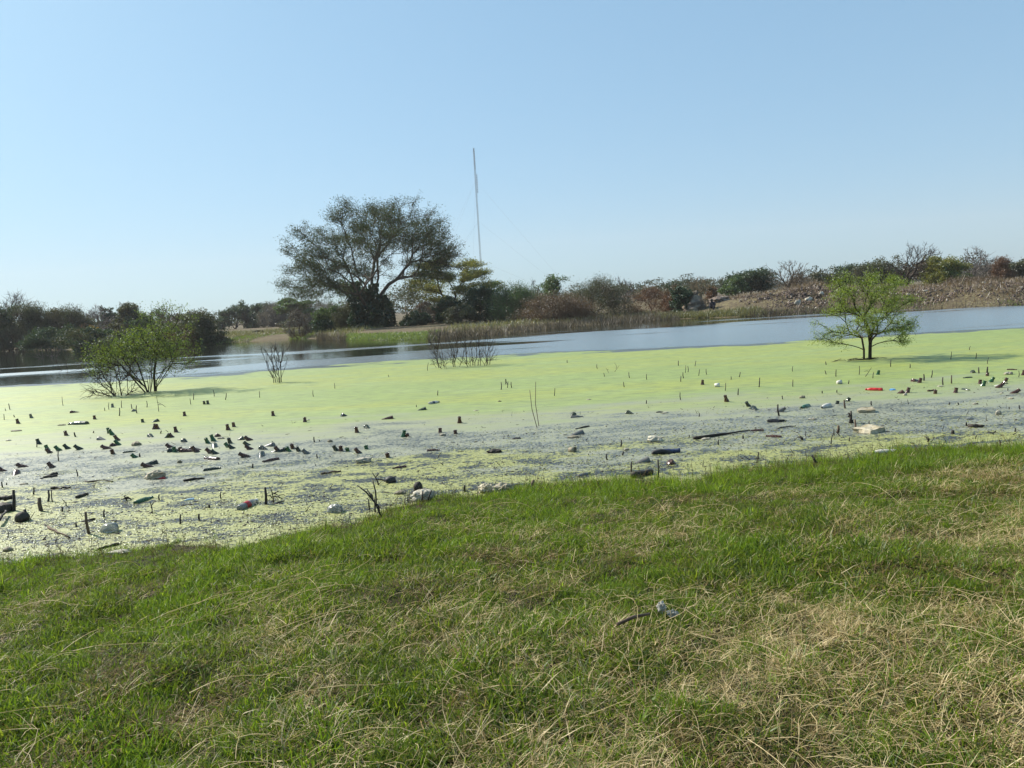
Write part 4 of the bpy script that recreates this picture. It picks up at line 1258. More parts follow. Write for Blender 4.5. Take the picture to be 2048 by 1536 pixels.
def mound():
    Y = 63.5
    b, h, wd = place(1391, 583, 44, Y)
    root = empty('termite_mound', b)
    tag(root, 'pale grey cone-shaped termite mound between creeper and straw-coloured tree', 'termite mound')
    prof = []
    V, Fq = [], []
    nr, na_ = 16, 22
    g = rs(71)
    for i in range(nr):
        t = i / (nr - 1)
        for k in range(na_):
            a = 2 * math.pi * k / na_
            r = wd * 0.5 * ((1 - t) ** 0.9 * 0.80 + 0.24 * (1 - t ** 4))
            q = Vector((math.cos(a) * 1.2, math.sin(a) * 1.2, t * 3))
            r *= 1 + 0.55 * mnoise.noise(q * 1.7) + 0.35 * mnoise.noise(q * 4.3) + 0.2 * mnoise.noise(q * 9)
            V.append((r * math.cos(a) - 0.10 * wd * t + 0.12 * wd * t * t, r * math.sin(a), h * t - 0.1))
    for i in range(nr - 1):
        for k in range(na_):
            Fq.append((i * na_ + k, i * na_ + (k + 1) % na_, (i + 1) * na_ + (k + 1) % na_, (i + 1) * na_ + k))
    cone = link('clay_cone', np_mesh('clay_cone', np.array(V), np.array(Fq), smooth=True), M['mound'], root)
    link('cap', lump_mesh('cap', (0.4, 0.4, 0.35), 4, 0.3, 2, 3, False), M['mound'], cone).location = (0.02 * wd, 0, h - 0.12)
    n = 260
    P = np.stack([g.uniform(0.05, 0.5, n) * wd, -g.uniform(0.15, 0.45, n) * wd, g.uniform(0, 0.65, n) * h], 1)
    az = g.uniform(0, 6.28, n)
    D = np.stack([np.cos(az) * 0.4, np.sin(az) * 0.4, -np.ones(n)], 1); D /= np.linalg.norm(D, axis=1, keepdims=True)
    V, Fq = ribbons(P, D, g.uniform(0.15, 0.4, n), np.full(n, 0.04), np.full(n, 0.2), g, 2)
    link('hanging_grass', np_mesh('hanging_grass', V, Fq), M['far_dry'], root)
    b, h, wd = place(1438, 591, 44, 64)
    o = link('earth_heap', lump_mesh('earth_heap', (wd, wd * 0.9, h * 1.25), 8, 0.28, 2.2, 4, False, True), M['rubble_earth'], None, (b.x, b.y, b.z + h * 0.40))
    tag(o, 'rugged brown earth heap right of the termite mound', 'earth heap')
mound()

for (x, y, s, Yd, lab) in [(1968, 574, (0.48, 0.35, 0.30), 59.0, 'large white boulder on the crest of the rubble bank'), (1643, 585, (0.38, 0.3, 0.34), 58.5, 'white rock on the ridge of the rubble heap'),
                           (1618, 592, (0.6, 0.4, 0.34), 57.5, 'pale jagged rock left on the rubble heap slope'), (1595, 594, (0.5, 0.4, 0.42), 57.0, 'tan rock at the low end of the rubble heap'),
                           (1683, 578, (0.42, 0.35, 0.25), 60.0, 'white rock showing through the small green tree'), (1851, 605, (0.32, 0.25, 0.15), 54.0, 'cream slab low on the rubble bank'),
                           (1816, 601, (0.30, 0.25, 0.18), 54.2, 'pale stone beside the small green tree crown on the bank'), (1962, 570, (0.26, 0.2, 0.12), 60.0, 'small flat white stone near the large white boulder')]:
    p = ad(x, y, Yd)
    o = link('rock', lump_mesh('rock', s, x * 0.01, 0.22, 2.6, 3), M['rock_white'], None, (p.x, Yd, max(lz(p.x, Yd) + s[2] * 0.25, 0.05)))
    tag(o, lab, 'rock', 'pale rocks on the rubble bank')

# wooden trestle on the bank
def trestle():
    b = ad(1925, 582, 57.0)
    b.z = lz(b.x, 57.0)
    root = empty('wooden_trestle', b)
    tag(root, 'pale wooden A-shaped stick trestle on the rubble bank', 'trestle')
    s = 57 / FPX
    h = 21 * s
    for nm, p0, p1 in (('pole', (-0.20, 0, -0.05), (0.20, 0.02, h)), ('pole', (0.22, 0.03, -0.05), (0.02, 0.03, h * 0.58)), ('crossbar', (-0.14, 0.03, 0.10), (0.18, 0.05, 0.13))):
        V, Fq, T = polytube([p0, tuple((a + c) / 2 + 0.01 for a, c in zip(p0, p1)), p1], [0.028, 0.026, 0.020], 6)
        link(nm, np_mesh(nm, V, Fq, T, True), M['bark_pale'], root)
trestle()
for (x0, y0_, x1, y1_, lab) in [(505, 671, 521, 670, 'dark fallen log on the sandy far shore, left one'), (527, 669, 541, 667, 'dark fallen log on the sandy far shore, right one')]:
    a, b = gp(x0, y0_, 0.25), gp(x1, y1_, 0.25)
    b.y = a.y + 0.3
    c = (a + b) / 2
    a.z = lz(a.x, a.y) + 0.12; b.z = lz(b.x, b.y) + 0.2
    V, Fq, T = polytube([a - c, (a + b) / 2 - c + Vector((0, 0, 0.05)), b - c], [0.10, 0.11, 0.09], 7)
    tag(link('fallen_log', np_mesh('fallen_log', V, Fq, T, True), M['bark_dark'], None, c), lab, 'log', 'logs on the far shore')

# person sitting low on the far bank
def person():
    b = ad(1426, 620, 61.8)
    zb = lz(b.x, 61.8)
    me = bpy.data.meshes.new('person')
    J = {'pelvis': (0, 0, 0.12), 'belly': (0.0, 0.02, 0.30), 'chest': (-0.02, -0.02, 0.48), 'neck': (-0.05, -0.06, 0.60), 'head': (-0.07, -0.09, 0.69), 'crown': (-0.07, -0.08, 0.80),
         'shl': (-0.19, -0.02, 0.52), 'ell': (-0.24, -0.18, 0.34), 'hal': (-0.16, -0.36, 0.32), 'shr': (0.16, -0.02, 0.52), 'elr': (0.22, -0.16, 0.34), 'har': (0.12, -0.36, 0.32),
         'knl': (-0.18, -0.40, 0.36), 'anl': (-0.16, -0.46, 0.02), 'tol': (-0.17, -0.60, 0.01), 'knr': (0.14, -0.40, 0.36), 'anr': (0.12, -0.46, 0.02), 'tor': (0.13, -0.60, 0.01), 'hpl': (-0.10, -0.04, 0.12), 'hpr': (0.10, -0.04, 0.12)}
    rad = dict(pelvis=0.15, belly=0.14, chest=0.16, neck=0.06, head=0.105, crown=0.08, shl=0.075, ell=0.05, hal=0.04, shr=0.075, elr=0.05, har=0.04, knl=0.07, anl=0.045, tol=0.04, knr=0.07, anr=0.045, tor=0.04, hpl=0.10, hpr=0.10)
    E = [('pelvis', 'belly'), ('belly', 'chest'), ('chest', 'neck'), ('neck', 'head'), ('head', 'crown'), ('chest', 'shl'), ('shl', 'ell'), ('ell', 'hal'), ('chest', 'shr'), ('shr', 'elr'), ('elr', 'har'),
         ('pelvis', 'hpl'), ('hpl', 'knl'), ('knl', 'anl'), ('anl', 'tol'), ('pelvis', 'hpr'), ('hpr', 'knr'), ('knr', 'anr'), ('anr', 'tor')]
    ks = list(J)
    me.from_pydata([J[k] for k in ks], [(ks.index(a), ks.index(c)) for a, c in E], [])
    o = link('person', me, M['cloth_dark'], None, (b.x, 61.8, zb))
    md = o.modifiers.new('skin', 'SKIN')
    for i, k in enumerate(ks):
        sv = me.skin_vertices[0].data[i]
        sv.radius = (rad[k], rad[k])
        sv.use_root = k == 'pelvis'
    ss = o.modifiers.new('smooth', 'SUBSURF'); ss.levels = 1; ss.render_levels = 1
    o.rotation_euler = (0, 0, R(-25))
    tag(o, 'person in dark clothes sitting low against the brown earth heap', 'person')
    hd = lump_mesh('hair', (0.24, 0.25, 0.22), 2, 0.05, 2, 3, False)
    h = link('hair', hd, M['skin_dark'], o, (-0.07, -0.07, 0.76))
M['cloth_dark'] = simple('dark_cloth', (0.015, 0.014, 0.022), (0.03, 0.027, 0.035), 0.9, 10)
M['skin_dark'] = simple('dark_hair', (0.015, 0.010, 0.008), (0.03, 0.02, 0.015), 0.8, 10)
person()

# ------------------------------------------------------------------ guyed mast
def mast():
    Y = 480.0
    t = ad(947, 296, Y)
    bx = t.x - 0.0
    b = Vector((bx, Y, lz(bx, Y)))
    H = t.z - b.z
    m, nt, out = new_mat('mast_steel')
    p = principled(nt, (0.10, 0.105, 0.12), 0.6, 0.4)
    p.inputs['Metallic'].default_value = 0.3
    L(nt, p.outputs[0], out.inputs[0])
    root = empty('radio_mast', b)
    tag(root, 'tall slender guyed lattice radio mast behind the tallest tree', 'radio mast')
    rr = 0.5
    leg = [(rr * math.cos(a), rr * math.sin(a)) for a in (0.5, 0.5 + 2.0944, 0.5 + 4.1888)]
    for x, y in leg:
        V, Fq = tubes([(x, y, 0)], [(x, y, H * 0.985)], [0.06], [0.06], 6)
        link('mast_leg', np_mesh('mast_leg', V, Fq), m, root)
    P0, P1 = [], []
    nb = 60
    for i in range(nb):
        z0, z1 = H * i / nb, H * (i + 1) / nb
        for k in range(3):
            a, c = leg[k], leg[(k + 1) % 3]
            P0.append((*a, z0)); P1.append((*c, z1))
            P0.append((*a, z0)); P1.append((*c, z0))
    V, Fq = tubes(P0, P1, np.full(len(P0), 0.045), np.full(len(P0), 0.045), 3)
    link('lattice', np_mesh('lattice', V, Fq), m, root)['kind'] = 'stuff'
    s = Y / FPX
    def box(nm, c, d):
        v = np.array([(a, q, e) for a in (-1, 1) for q in (-1, 1) for e in (-1, 1)], float) * 0.5 * np.array(d) + np.array(c)
        link(nm, np_mesh(nm, v, BF), m, root)
    for i in range(8):
        box('antenna_panel', (0.95, -0.2, H - (52 + i * 4.6) * s), (0.7, 0.7, 0.6))
    for i in range(9):
        box('dipole', (0.2, -0.2, H - (2 + i * 4.6) * s), (0.8, 0.8, 0.45))
    V, Fq = tubes([(0, 0, H * 0.98)], [(0, 0, H)], [0.25], [0.12], 6)
    link('top_spike', np_mesh('top_spike', V, Fq), m, root)
    for (zt, ang, rad_) in ((0.80, -14, 62), (0.55, -14, 62), (0.30, -14, 62), (0.80, 165, 40), (0.55, 165, 40), (0.80, 100, 60), (0.80, 230, 60), (0.55, 230, 60)):
        a = R(ang)
        V, Fq = tubes([(0, 0, H * zt)], [(rad_ * math.cos(a), rad_ * math.sin(a), 0)], [0.018], [0.018], 4)
        link('guy_wire', np_mesh('guy_wire', V, Fq), m, root)
mast()

# ------------------------------------------------------------------ litter in the weed
def glass(name, c, trans=0.35, rough=0.12):
    m, nt, out = new_mat(name)
    v = objco(nt)
    dirt = smooth_n(nt, noise_n(nt, v, 30, 4), 0.45, 0.7)
    p = principled(nt, mixc(nt, dirt, c, (c[0] * 0.8 + 0.05, c[1] * 0.8 + 0.04, c[2] * 0.8 + 0.025)), rough, 0.5)
    p.inputs['Transmission Weight'].default_value = trans
    L(nt, math_n(nt, 'MULTIPLY_ADD', dirt, 0.5, rough), p.inputs['Roughness'])
    L(nt, p.outputs[0], out.inputs[0])
    return m
GL = {'brown': glass('glass_brown', (0.085, 0.030, 0.014)), 'green': glass('glass_green', (0.022, 0.11, 0.028)), 'dark': glass('glass_dark', (0.022, 0.034, 0.018)), 'olive': glass('glass_olive', (0.05, 0.065, 0.03)),
      'clear': glass('glass_clear', (0.42, 0.44, 0.40), 0.5), 'red': simple('plastic_red', (0.45, 0.02, 0.015), (0.36, 0.015, 0.012), 0.35, 20, 0.5, 0.1, 0.002), 'grey': glass('glass_grey', (0.16, 0.155, 0.14), 0.3, 0.3)}
M['white_pl'] = simple('white_plastic', (0.60, 0.57, 0.50), (0.46, 0.43, 0.36), 0.45, 14, 0.5, 0.35, 0.004)
M['clear_pl'] = glass('clear_plastic', (0.45, 0.46, 0.42), 0.6, 0.18)
M['blue_pl'] = simple('blue_plastic', (0.10, 0.32, 0.62), (0.20, 0.42, 0.70), 0.4, 14, 0.5, 0.3, 0.004)
M['paleblue_pl'] = simple('pale_blue_plastic', (0.42, 0.58, 0.66), (0.55, 0.68, 0.74), 0.35, 14, 0.5, 0.3, 0.004)
M['tan_bag'] = simple('dirty_bag', (0.36, 0.31, 0.22), (0.24, 0.20, 0.13), 0.75, 12, 0.3, 0.6, 0.006)
M['white_bag'] = simple('dirty_white_bag', (0.48, 0.44, 0.34), (0.32, 0.28, 0.20), 0.7, 12, 0.3, 0.6, 0.006)
M['foam'] = simple('dirty_foam', (0.50, 0.44, 0.32), (0.32, 0.27, 0.17), 0.9, 9, 0.2, 0.7, 0.008)
M['wood_wet'] = simple('wet_dark_wood', (0.022, 0.017, 0.012), (0.05, 0.038, 0.027), 0.7, 12, 0.4, 0.7, 0.01)
M['wood_brown'] = simple('brown_stick', (0.09, 0.06, 0.04), (0.16, 0.11, 0.07), 0.8, 12, 0.3, 0.6, 0.006)
M['rubber'] = simple('black_rubber', (0.014, 0.014, 0.015), (0.035, 0.034, 0.034), 0.6, 12, 0.4, 0.4, 0.004)
M['navy'] = simple('navy_cloth', (0.025, 0.038, 0.09), (0.055, 0.075, 0.14), 0.8, 16, 0.3, 0.5, 0.004)
M['yellow_cap'] = simple('lime_cap', (0.42, 0.55, 0.05), (0.36, 0.46, 0.04), 0.4, 14, 0.5, 0.1, 0.002)

BOT = lathe([(0.0005, 0.004), (0.034, 0.0), (0.044, 0.006), (0.045, 0.02), (0.045, 0.165), (0.043, 0.185), (0.038, 0.205), (0.032, 0.225), (0.0285, 0.245), (0.0265, 0.268), (0.0265, 0.272), (0.029, 0.274), (0.029, 0.291), (0.021, 0.293), (0.019, 0.27)], 14)
BOT_L = 0.293
bot_me = {}
def bottle_mesh(c):
    if c not in bot_me:
        me = np_mesh('glass_bottle', BOT[0], BOT[1], smooth=True)
        me.materials.append(GL[c])
        bot_me[c] = me
    return bot_me[c]
placed = []                                     # (object, class, x) for telling look-alikes apart
def zone(x, y):
    d = gp(x, y).y
    return 'bright duckweed' if d > 14.2 else 'grey scum' if d > 9.6 else 'shore weed'
def bottle(xb, yb, xt, yt, c, sc_=1.0):
    """glass bottle floating neck up: (xb, yb) where it leaves the water, (xt, yt) its mouth"""
    b = gp(xb, yb, 0.004)
    s = b.length and (b - CAM).dot(fwd) / FPX
    g = rs(int(xb * 7 + yb * 13))
    # undo the roll of the camera to get the true lean
    dxx, dyy = (xt - xb) * s, (yb - yt) * s
    lx = dxx * math.cos(ROLL) + dyy * math.sin(ROLL)
    lz_ = -dxx * math.sin(ROLL) + dyy * math.cos(ROLL)
    ax = Vector((lx, g.uniform(-0.25, 0.1) * lz_, max(lz_, 0.02)))
    Ln = min(ax.length, 0.2)
    ax.normalize()
    o = link('glass_bottle', bottle_mesh(c))
    mouth = b + ax * Ln
    o.location = mouth - ax * BOT_L * sc_
    o.rotation_mode = 'QUATERNION'
    o.rotation_quaternion = ax.to_track_quat('Z', 'Y') @ Quaternion((0, 0, 1), g.uniform(0, 6.28))
    o.scale = (sc_,) * 3
    lean = math.degrees(math.atan2(ax.x, ax.z))
    how = 'upright' if abs(lean) < 14 else 'leaning left' if lean < -14 else 'leaning right'
    if abs(lean) > 48: how = 'tilted low to the ' + ('left' if lean < 0 else 'right')
    cn = {'brown': 'brown', 'green': 'bright green', 'dark': 'blackish green', 'olive': 'olive green', 'clear': 'clear', 'grey': 'pale grey', 'red': 'red'}[c]
    placed.append((o, '%s bottle neck %s in the %s' % (cn, how, zone(xb, yb)), xb, 'bottle', 'bottles bobbing neck up in the weed'))
    return o
def bottle_lying(x0, y0_, x1, y1_, c, lab=None, sc_=None, sink=0.05):
    """bottle afloat on its side: base end to mouth end"""
    a, b = gp(x0, y0_, 0.0), gp(x1, y1_, 0.0)
    ax = b - a
    Ln = ax.length
    ax.normalize()
    k = sc_ or min(max(Ln / BOT_L, 0.6), 1.5)
    o = link('glass_bottle', bottle_mesh(c))
    mid = (a + b) / 2
    o.rotation_mode = 'QUATERNION'
    ax2 = (ax + Vector((0, 0, 0.03))).normalized()
    o.rotation_quaternion = ax2.to_track_quat('Z', 'Y')
    o.scale = (k,) * 3
    o.location = mid - ax2 * BOT_L * k / 2 + Vector((0, 0, 0.041 * k * sink))
    if lab:
        tag(o, lab, 'bottle')
    else:
        cn = {'brown': 'brown', 'green': 'bright green', 'dark': 'blackish green', 'olive': 'olive green', 'clear': 'clear', 'grey': 'pale grey', 'red': 'red'}[c]
        placed.append((o, '%s bottle lying flat in the %s' % (cn, zone(x0, y0_)), x0, 'bottle', 'bottles lying flat in the weed'))
    return o
def dome(x, y, c, sc_=1.0):
    """bottle drifting bottom up, only its round end shows"""
    b = gp(x, y, 0.004)
    g = rs(int(x * 3 + y * 5))
    o = link('glass_bottle', bottle_mesh(c))
    ax = Vector((g.uniform(-1, 1), g.uniform(-0.6, 0.3), g.uniform(-0.35, -0.15))).normalized()   # towards the mouth, sloping down
    o.rotation_mode = 'QUATERNION'
    o.rotation_quaternion = ax.to_track_quat('Z', 'Y')
    k = 1.05 * sc_
    o.scale = (k,) * 3
    o.location = b + Vector((0, 0, 0.008 * k)) - ax * 0.03
    cn = {'brown': 'brown', 'green': 'bright green', 'dark': 'blackish', 'olive': 'olive green', 'clear': 'clear', 'grey': 'pale grey'}[c]
    placed.append((o, '%s rounded bottle end poking from the %s' % (cn, zone(x, y)), x, 'bottle', 'bottle ends showing above the weed'))

k5 = lambda x, y: (x / 3.938, 780 + y / 3.938)
k6 = lambda x, y: (500 + x / 3.938, 720 + y / 3.938)
k7 = lambda x, y: (1000 + x / 3.938, 720 + y / 3.938)
k8 = lambda x, y: (1500 + x / 3.737, 700 + y / 3.737)
for kf, lst in (
    (k5, [(143, 264, 138, 226, 'brown'), (248, 220, 242, 188, 'grey'), (887, 137, 884, 106, 'grey'), (746, 230, 743, 200, 'brown'), (1455, 205, 1450, 170, 'brown'), (1610, 112, 1608, 86, 'dark'), (1638, 112, 1635, 82, 'dark'),
          (1797, 315, 1792, 268, 'brown'), (1842, 290, 1838, 254, 'brown'), (1387, 332, 1380, 288, 'brown'), (1216, 308, 1222, 265, 'brown'), (1242, 306, 1236, 268, 'brown'), (1354, 371, 1336, 340, 'brown'), (1316, 375, 1335, 345, 'olive'),
          (862, 340, 855, 296, 'green'), (884, 353, 868, 308, 'green'), (926, 396, 905, 355, 'brown'), (932, 432, 906, 394, 'green'), (308, 425, 292, 385, 'dark'), (374, 470, 358, 434, 'green'), (392, 494, 368, 460, 'brown'),
          (465, 477, 434, 442, 'green'), (534, 463, 503, 430, 'dark'), (628, 468, 590, 434, 'dark'), (842, 463, 797, 440, 'brown'), (890, 503, 883, 466, 'brown'), (1064, 531, 1038, 504, 'green'), (522, 358, 515, 320, 'brown'),
          (178, 606, 134, 584, 'brown'), (412, 610, 380, 570, 'brown'), (22, 638, -8, 616, 'brown'), (1125, 255, 1119, 228, 'olive'), (1340, 452, 1308, 427, 'brown'), (1376, 489, 1370, 446, 'green'), (1426, 486, 1418, 448, 'brown'),
          (1548, 487, 1514, 444, 'brown'), (1637, 419, 1624, 376, 'green'), (1682, 402, 1663, 351, 'green'), (1812, 419, 1804, 376, 'dark'), (1798, 450, 1771, 417, 'green'), (1828, 460, 1798, 430, 'dark'), (1964, 396, 1928, 367, 'brown'),
          (1948, 434, 1921, 407, 'olive'), (1968, 467, 1934, 438, 'brown'), (1662, 496, 1623, 461, 'brown'), (1696, 502, 1664, 474, 'dark'), (1934, 527, 1883, 498, 'brown'), (1164, 607, 1116, 580, 'brown')]),
    (k6, [(183, 440, 178, 402, 'brown'), (433, 488, 430, 450, 'brown'), (843, 571, 836, 526, 'brown'), (1651, 496, 1650, 445, 'brown'), (1208, 605, 1217, 553, 'green'), (1244, 605, 1236, 578, 'brown'), (1498, 570, 1497, 535, 'brown'),
          (1620, 581, 1614, 551, 'brown'), (226, 720, 200, 680, 'brown'), (338, 698, 329, 660, 'brown'), (306, 718, 290, 682, 'green'), (384, 718, 368, 684, 'dark'), (446, 737, 414, 704, 'grey'), (718, 717, 713, 674, 'brown'),
          (770, 718, 764, 689, 'green'), (856, 732, 830, 694, 'brown'), (918, 701, 911, 671, 'green'), (1087, 766, 1079, 731, 'brown'), (680, 712, 658, 672, 'olive')]),
    (k7, [(1595, 194, 1594, 156, 'brown'), (1786, 328, 1768, 277, 'brown'), (1960, 366, 1936, 329, 'dark')]),
    (k8, [(1177, 319, 1186, 279, 'brown'), (1536, 319, 1541, 281, 'brown'), (1384, 326, 1383, 298, 'brown'), (957, 184, 960, 151, 'green'), (1267, 244, 1273, 209, 'brown'), (1718, 253, 1722, 221, 'brown'), (1740, 269, 1752, 229, 'green'),
          (1800, 240, 1818, 202, 'green'), (1908, 236, 1916, 207, 'brown'), (1860, 281, 1897, 246, 'brown'), (1976, 323, 2012, 295, 'brown'), (1774, 193, 1776, 168, 'brown'), (652, 402, 655, 379, 'dark'), (728, 383, 742, 356, 'dark'),
          (222, 460, 262, 430, 'grey'), (2043, 188, 2044, 150, 'brown')])):
    for a, b, c, d, col in lst:
        bottle(*kf(a, b), *kf(c, d), col)
for kf, lst in ((k5, [(880, 442, 'brown'), (130, 658, 'brown'), (1182, 368, 'olive'), (1442, 487, 'brown'), (1336, 487, 'dark'), (1510, 474, 'brown'), (1715, 366, 'brown'), (1912, 390, 'olive'), (1226, 580, 'dark'), (563, 180, 'brown'), (1050, 168, 'grey'), (1448, 408, 'dark'), (785, 392, 'grey'), (1237, 248, 'olive'), (1690, 445, 'olive')]),
                (k6, [(731, 443, 'dark'), (1117, 462, 'brown'), (917, 534, 'olive'), (93, 702, 'dark'), (92, 748, 'dark'), (178, 678, 'grey'), (265, 718, 'dark'), (1378, 392, 'olive')]),
                (k7, [(2000, 388, 'dark'), (1010, 422, 'olive'), (580, 436, 'olive'), (640, 580, 'grey'), (1345, 818, 'brown'), (1160, 800, 'grey')]),
                (k8, [(1140, 323, 'brown'), (1222, 236, 'brown'), (1665, 170, 'olive'), (25, 440, 'dark')])):
    for a, b, c in lst:
        dome(*kf(a, b), c)
for kf, a, b, c, d, col, lab in (
    (k5, 1720, 551, 1618, 543, 'brown', 'amber bottle lying flat in the grey scum below the cluster of necks'), (k5, 1065, 898, 1200, 852, 'green', 'long green bottle lying slanted in the rough weed'),
    (k5, 975, 497, 1060, 488, 'olive', None), (k6, 1405, 718, 1482, 714, 'brown', None), (k6, 228, 784, 100, 808, 'brown', 'slim brown bottle lying flat, mouth towards the left, in grey scum'), (k6, 1224, 846, 1130, 858, 'brown', None),
    (k7, 555, 455, 655, 450, 'grey', None), (k8, 436, 420, 385, 440, 'green', None), (k8, 235, 655, 118, 648, 'brown', 'amber bottle lying flat beside the long black branch'), (k8, 85, 605, 22, 607, 'brown', None),
    (k8, 1652, 208, 1600, 212, 'olive', None), (k8, 1930, 150, 1985, 150, 'brown', None), (k8, 1588, 296, 1640, 304, 'dark', None), (k7, 640, 914, 682, 902, 'grey', 'small pale bottle lying in rough weed left of the black log'),
    (k5, 690, 270, 545, 274, 'olive', None), (k5, 1600, 640, 1740, 620, 'dark', None)):
    bottle_lying(*kf(a, b), *kf(c, d), col, lab)

# plastic bottles with caps
def pet_bottle(x0, y0_, x1, y1_, body, cap, lab, band=None, k=None):
    a, b = gp(x0, y0_, 0.0), gp(x1, y1_, 0.0)
    ax = (b - a)
    Ln = ax.length
    ax.normalize()
    V, Fq = lathe([(0.0005, 0.01), (0.026, 0.0), (0.034, 0.012), (0.035, 0.05), (0.0325, 0.06), (0.035, 0.07), (0.035, 0.14), (0.0325, 0.15), (0.034, 0.165), (0.030, 0.20), (0.018, 0.235), (0.013, 0.245), (0.013, 0.262)], 16)
    g = rs(int(x0))
    V = V + g.normal(size=V.shape) * 0.0012
    root = empty('plastic_bottle', (a + b) / 2)
    tag(root, lab, 'bottle')
    k = k or Ln / 0.27
    root.rotation_mode = 'QUATERNION'
    root.rotation_quaternion = (ax + Vector((0, 0, 0.02))).normalized().to_track_quat('Z', 'Y')
    root.scale = (k,) * 3
    root.location.z = 0.018 * k
    V[:, 2] -= 0.135
    bd = link('body', np_mesh('body', V, Fq, smooth=True), body, root)
    if band:
        V2, F2 = lathe([(0.0355, -0.06), (0.0362, -0.058), (0.0362, 0.0), (0.0355, 0.002)], 16)
        link('label_band', np_mesh('label_band', V2, F2, smooth=True), band, bd)
    if cap:
        V3, F3 = lathe([(0.0155, 0.115), (0.0165, 0.117), (0.0165, 0.134), (0.014, 0.137), (0.0005, 0.137)], 12)
        link('cap', np_mesh('cap', V3, F3, smooth=True), cap, root)
pet_bottle(*k8(1100, 772), *k8(915, 776), M['white_pl'], M['yellow_cap'], 'white plastic bottle with lime cap lying at the grass edge')
pet_bottle(*k8(975, 305), *k8(880, 303), GL['red'], GL['red'], 'bright red plastic bottle lying beside the blue scrap', k=1.05)
pet_bottle(*k5(1885, 950), *k5(2025, 885), M['clear_pl'], M['white_pl'], 'plastic bottle with dark red sleeve by the grass', band=GL['red'])
pet_bottle(*k5(1530, 862), *k5(1448, 875), M['paleblue_pl'], None, 'small pale blue plastic bottle in the rough weed')
pet_bottle(*k6(1410, 350), *k6(1490, 336), M['white_pl'], M['rubber'], 'white plastic bottle with dark band lying in bright duckweed', band=M['navy'])
pet_bottle(*k8(596, 420), *k8(535, 440), M['white_pl'], None, 'slim white plastic bottle lying beyond the dark broken stump')
pet_bottle(*k6(1040, 795), *k6(985, 802), M['clear_pl'], M['white_pl'], 'short clear plastic bottle beside the crumpled white bag')
pet_bottle(*k8(782, 598), *k8(830, 602), M['clear_pl'], None, 'clear plastic bottle stuck against the upright stake by the foam slab')
def cup(x, y, r, ln, ang, mat, lab):
    b = gp(x, y, 0)
    V, Fq = lathe([(0.0005, 0.0), (r * 0.72, 0.0), (r, ln), (r * 0.94, ln), (r * 0.68, 0.006), (0.0005, 0.006)], 16)
    o = link('paper_cup', np_mesh('paper_cup', V, Fq, smooth=True), mat, None, b + Vector((0, 0, r * 0.62)))
    o.rotation_euler = (0, R(88), R(ang))
    tag(o, lab, 'cup')
cup(*k7(1690, 212), 0.05, 0.10, -20, M['white_pl'], 'white paper cup on its side near a lone brown bottle neck')
cup(*k7(545, 722), 0.04, 0.09, -35, M['tan_bag'], 'tan cup on its side left of the black shoe')
cup(*k8(652, 256), 0.05, 0.08, 10, M['white_pl'], 'squat white tub on its side in bright duckweed left of the red bottle')
cup(*k8(1150, 700 - 700 + 342), 0.025, 0.05, 30, M['white_bag'], 'tiny pale cup beside the brown bottle end near the blue scrap')

# lumps of bag, foam and cloth
def lump(name, x, y, w_, d_, h_, mat, lab, cat, seed, amp=0.28, freq=2.2, lift=0.22, ridge=True, rz=0.0, sub=3):
    name = {'scrap': 'plastic_scrap', 'jar': 'plastic_jar', 'sack': 'sack', 'wrapper': 'wrapper', 'foam': 'foam_chunk', 'jug': 'jug', 'pot': 'pot', 'lump': 'rubber_lump'}.get(cat, name)
    b = gp(x, y, 0.0)
    o = link(name, lump_mesh(name, (w_ * 0.82, d_ * 0.82, h_ * 0.80), seed, amp, freq, sub, True, ridge), mat, None, (b.x, b.y + d_ * 0.25, h_ * 0.8 * lift))
    o.rotation_euler = (0, 0, rz)
    return tag(o, lab, cat)
def pw(xa, xb, y):                              # width in metres of a span of pixels on the water at row y
    return (gp(xb, y) - gp(xa, y)).length
lump('plastic_bag', *k5(1215, 703), 0.30, 0.22, 0.20, M['tan_bag'], 'crumpled tan bag with a red scrap below the leaning bottles', 'bag', 1)
lump('plastic_scrap', *k5(1275, 704), 0.12, 0.06, 0.04, GL['red'], 'dark red plastic scrap at the corner of the tan bag', 'scrap', 2)
lump('plastic_bag', *k5(1065, 440), 0.20, 0.16, 0.12, M['tan_bag'], 'lumpy tan bag right of the green bottle necks', 'bag', 3)
lump('plastic_bag', *k5(1410, 578), 0.09, 0.08, 0.08, M['tan_bag'], 'small tan knotted bag below the cluster of bottle necks', 'bag', 4)
lump('plastic_bag', *k5(850, 1125), 0.19, 0.15, 0.15, M['clear_pl'], 'shiny clear plastic jar by the upright cross-shaped stick', 'jar', 5, amp=0.12, ridge=False)
lump('plastic_bag', *k5(62, 403), 0.13, 0.09, 0.05, M['white_bag'], 'flat white bag near the left edge', 'bag', 6)
lump('plastic_bag', *k5(1735, 388), 0.16, 0.10, 0.06, M['white_bag'], 'flattened cream scrap among the green bottle necks', 'scrap', 7)
lump('clay_jug', *k5(160, 1040), 0.17, 0.15, 0.155, M['wood_wet'], 'round dark jug half sunk near the left edge', 'jug', 8, amp=0.05, ridge=False, lift=0.3)
lump('clay_jug', *k5(8, 968), 0.22, 0.18, 0.16, M['wood_wet'], 'black lump cut by the left edge beside sticks', 'jug', 9, amp=0.15, ridge=False)
lump('plastic_bag', *k5(930, 1300), 0.26, 0.10, 0.07, M['white_bag'], 'white crumpled bag at the grass edge, lower left', 'bag', 10)
lump('stone', *k5(50, 1275), 0.11, 0.09, 0.07, M['tan_bag'], 'grey stone in weed at the lower left edge', 'stone', 11, amp=0.15)
lump('plastic_bag', *k6(890, 812), 0.30, 0.16, 0.12, M['white_bag'], 'crumpled white bag in the grey scum in mid view', 'bag', 12)
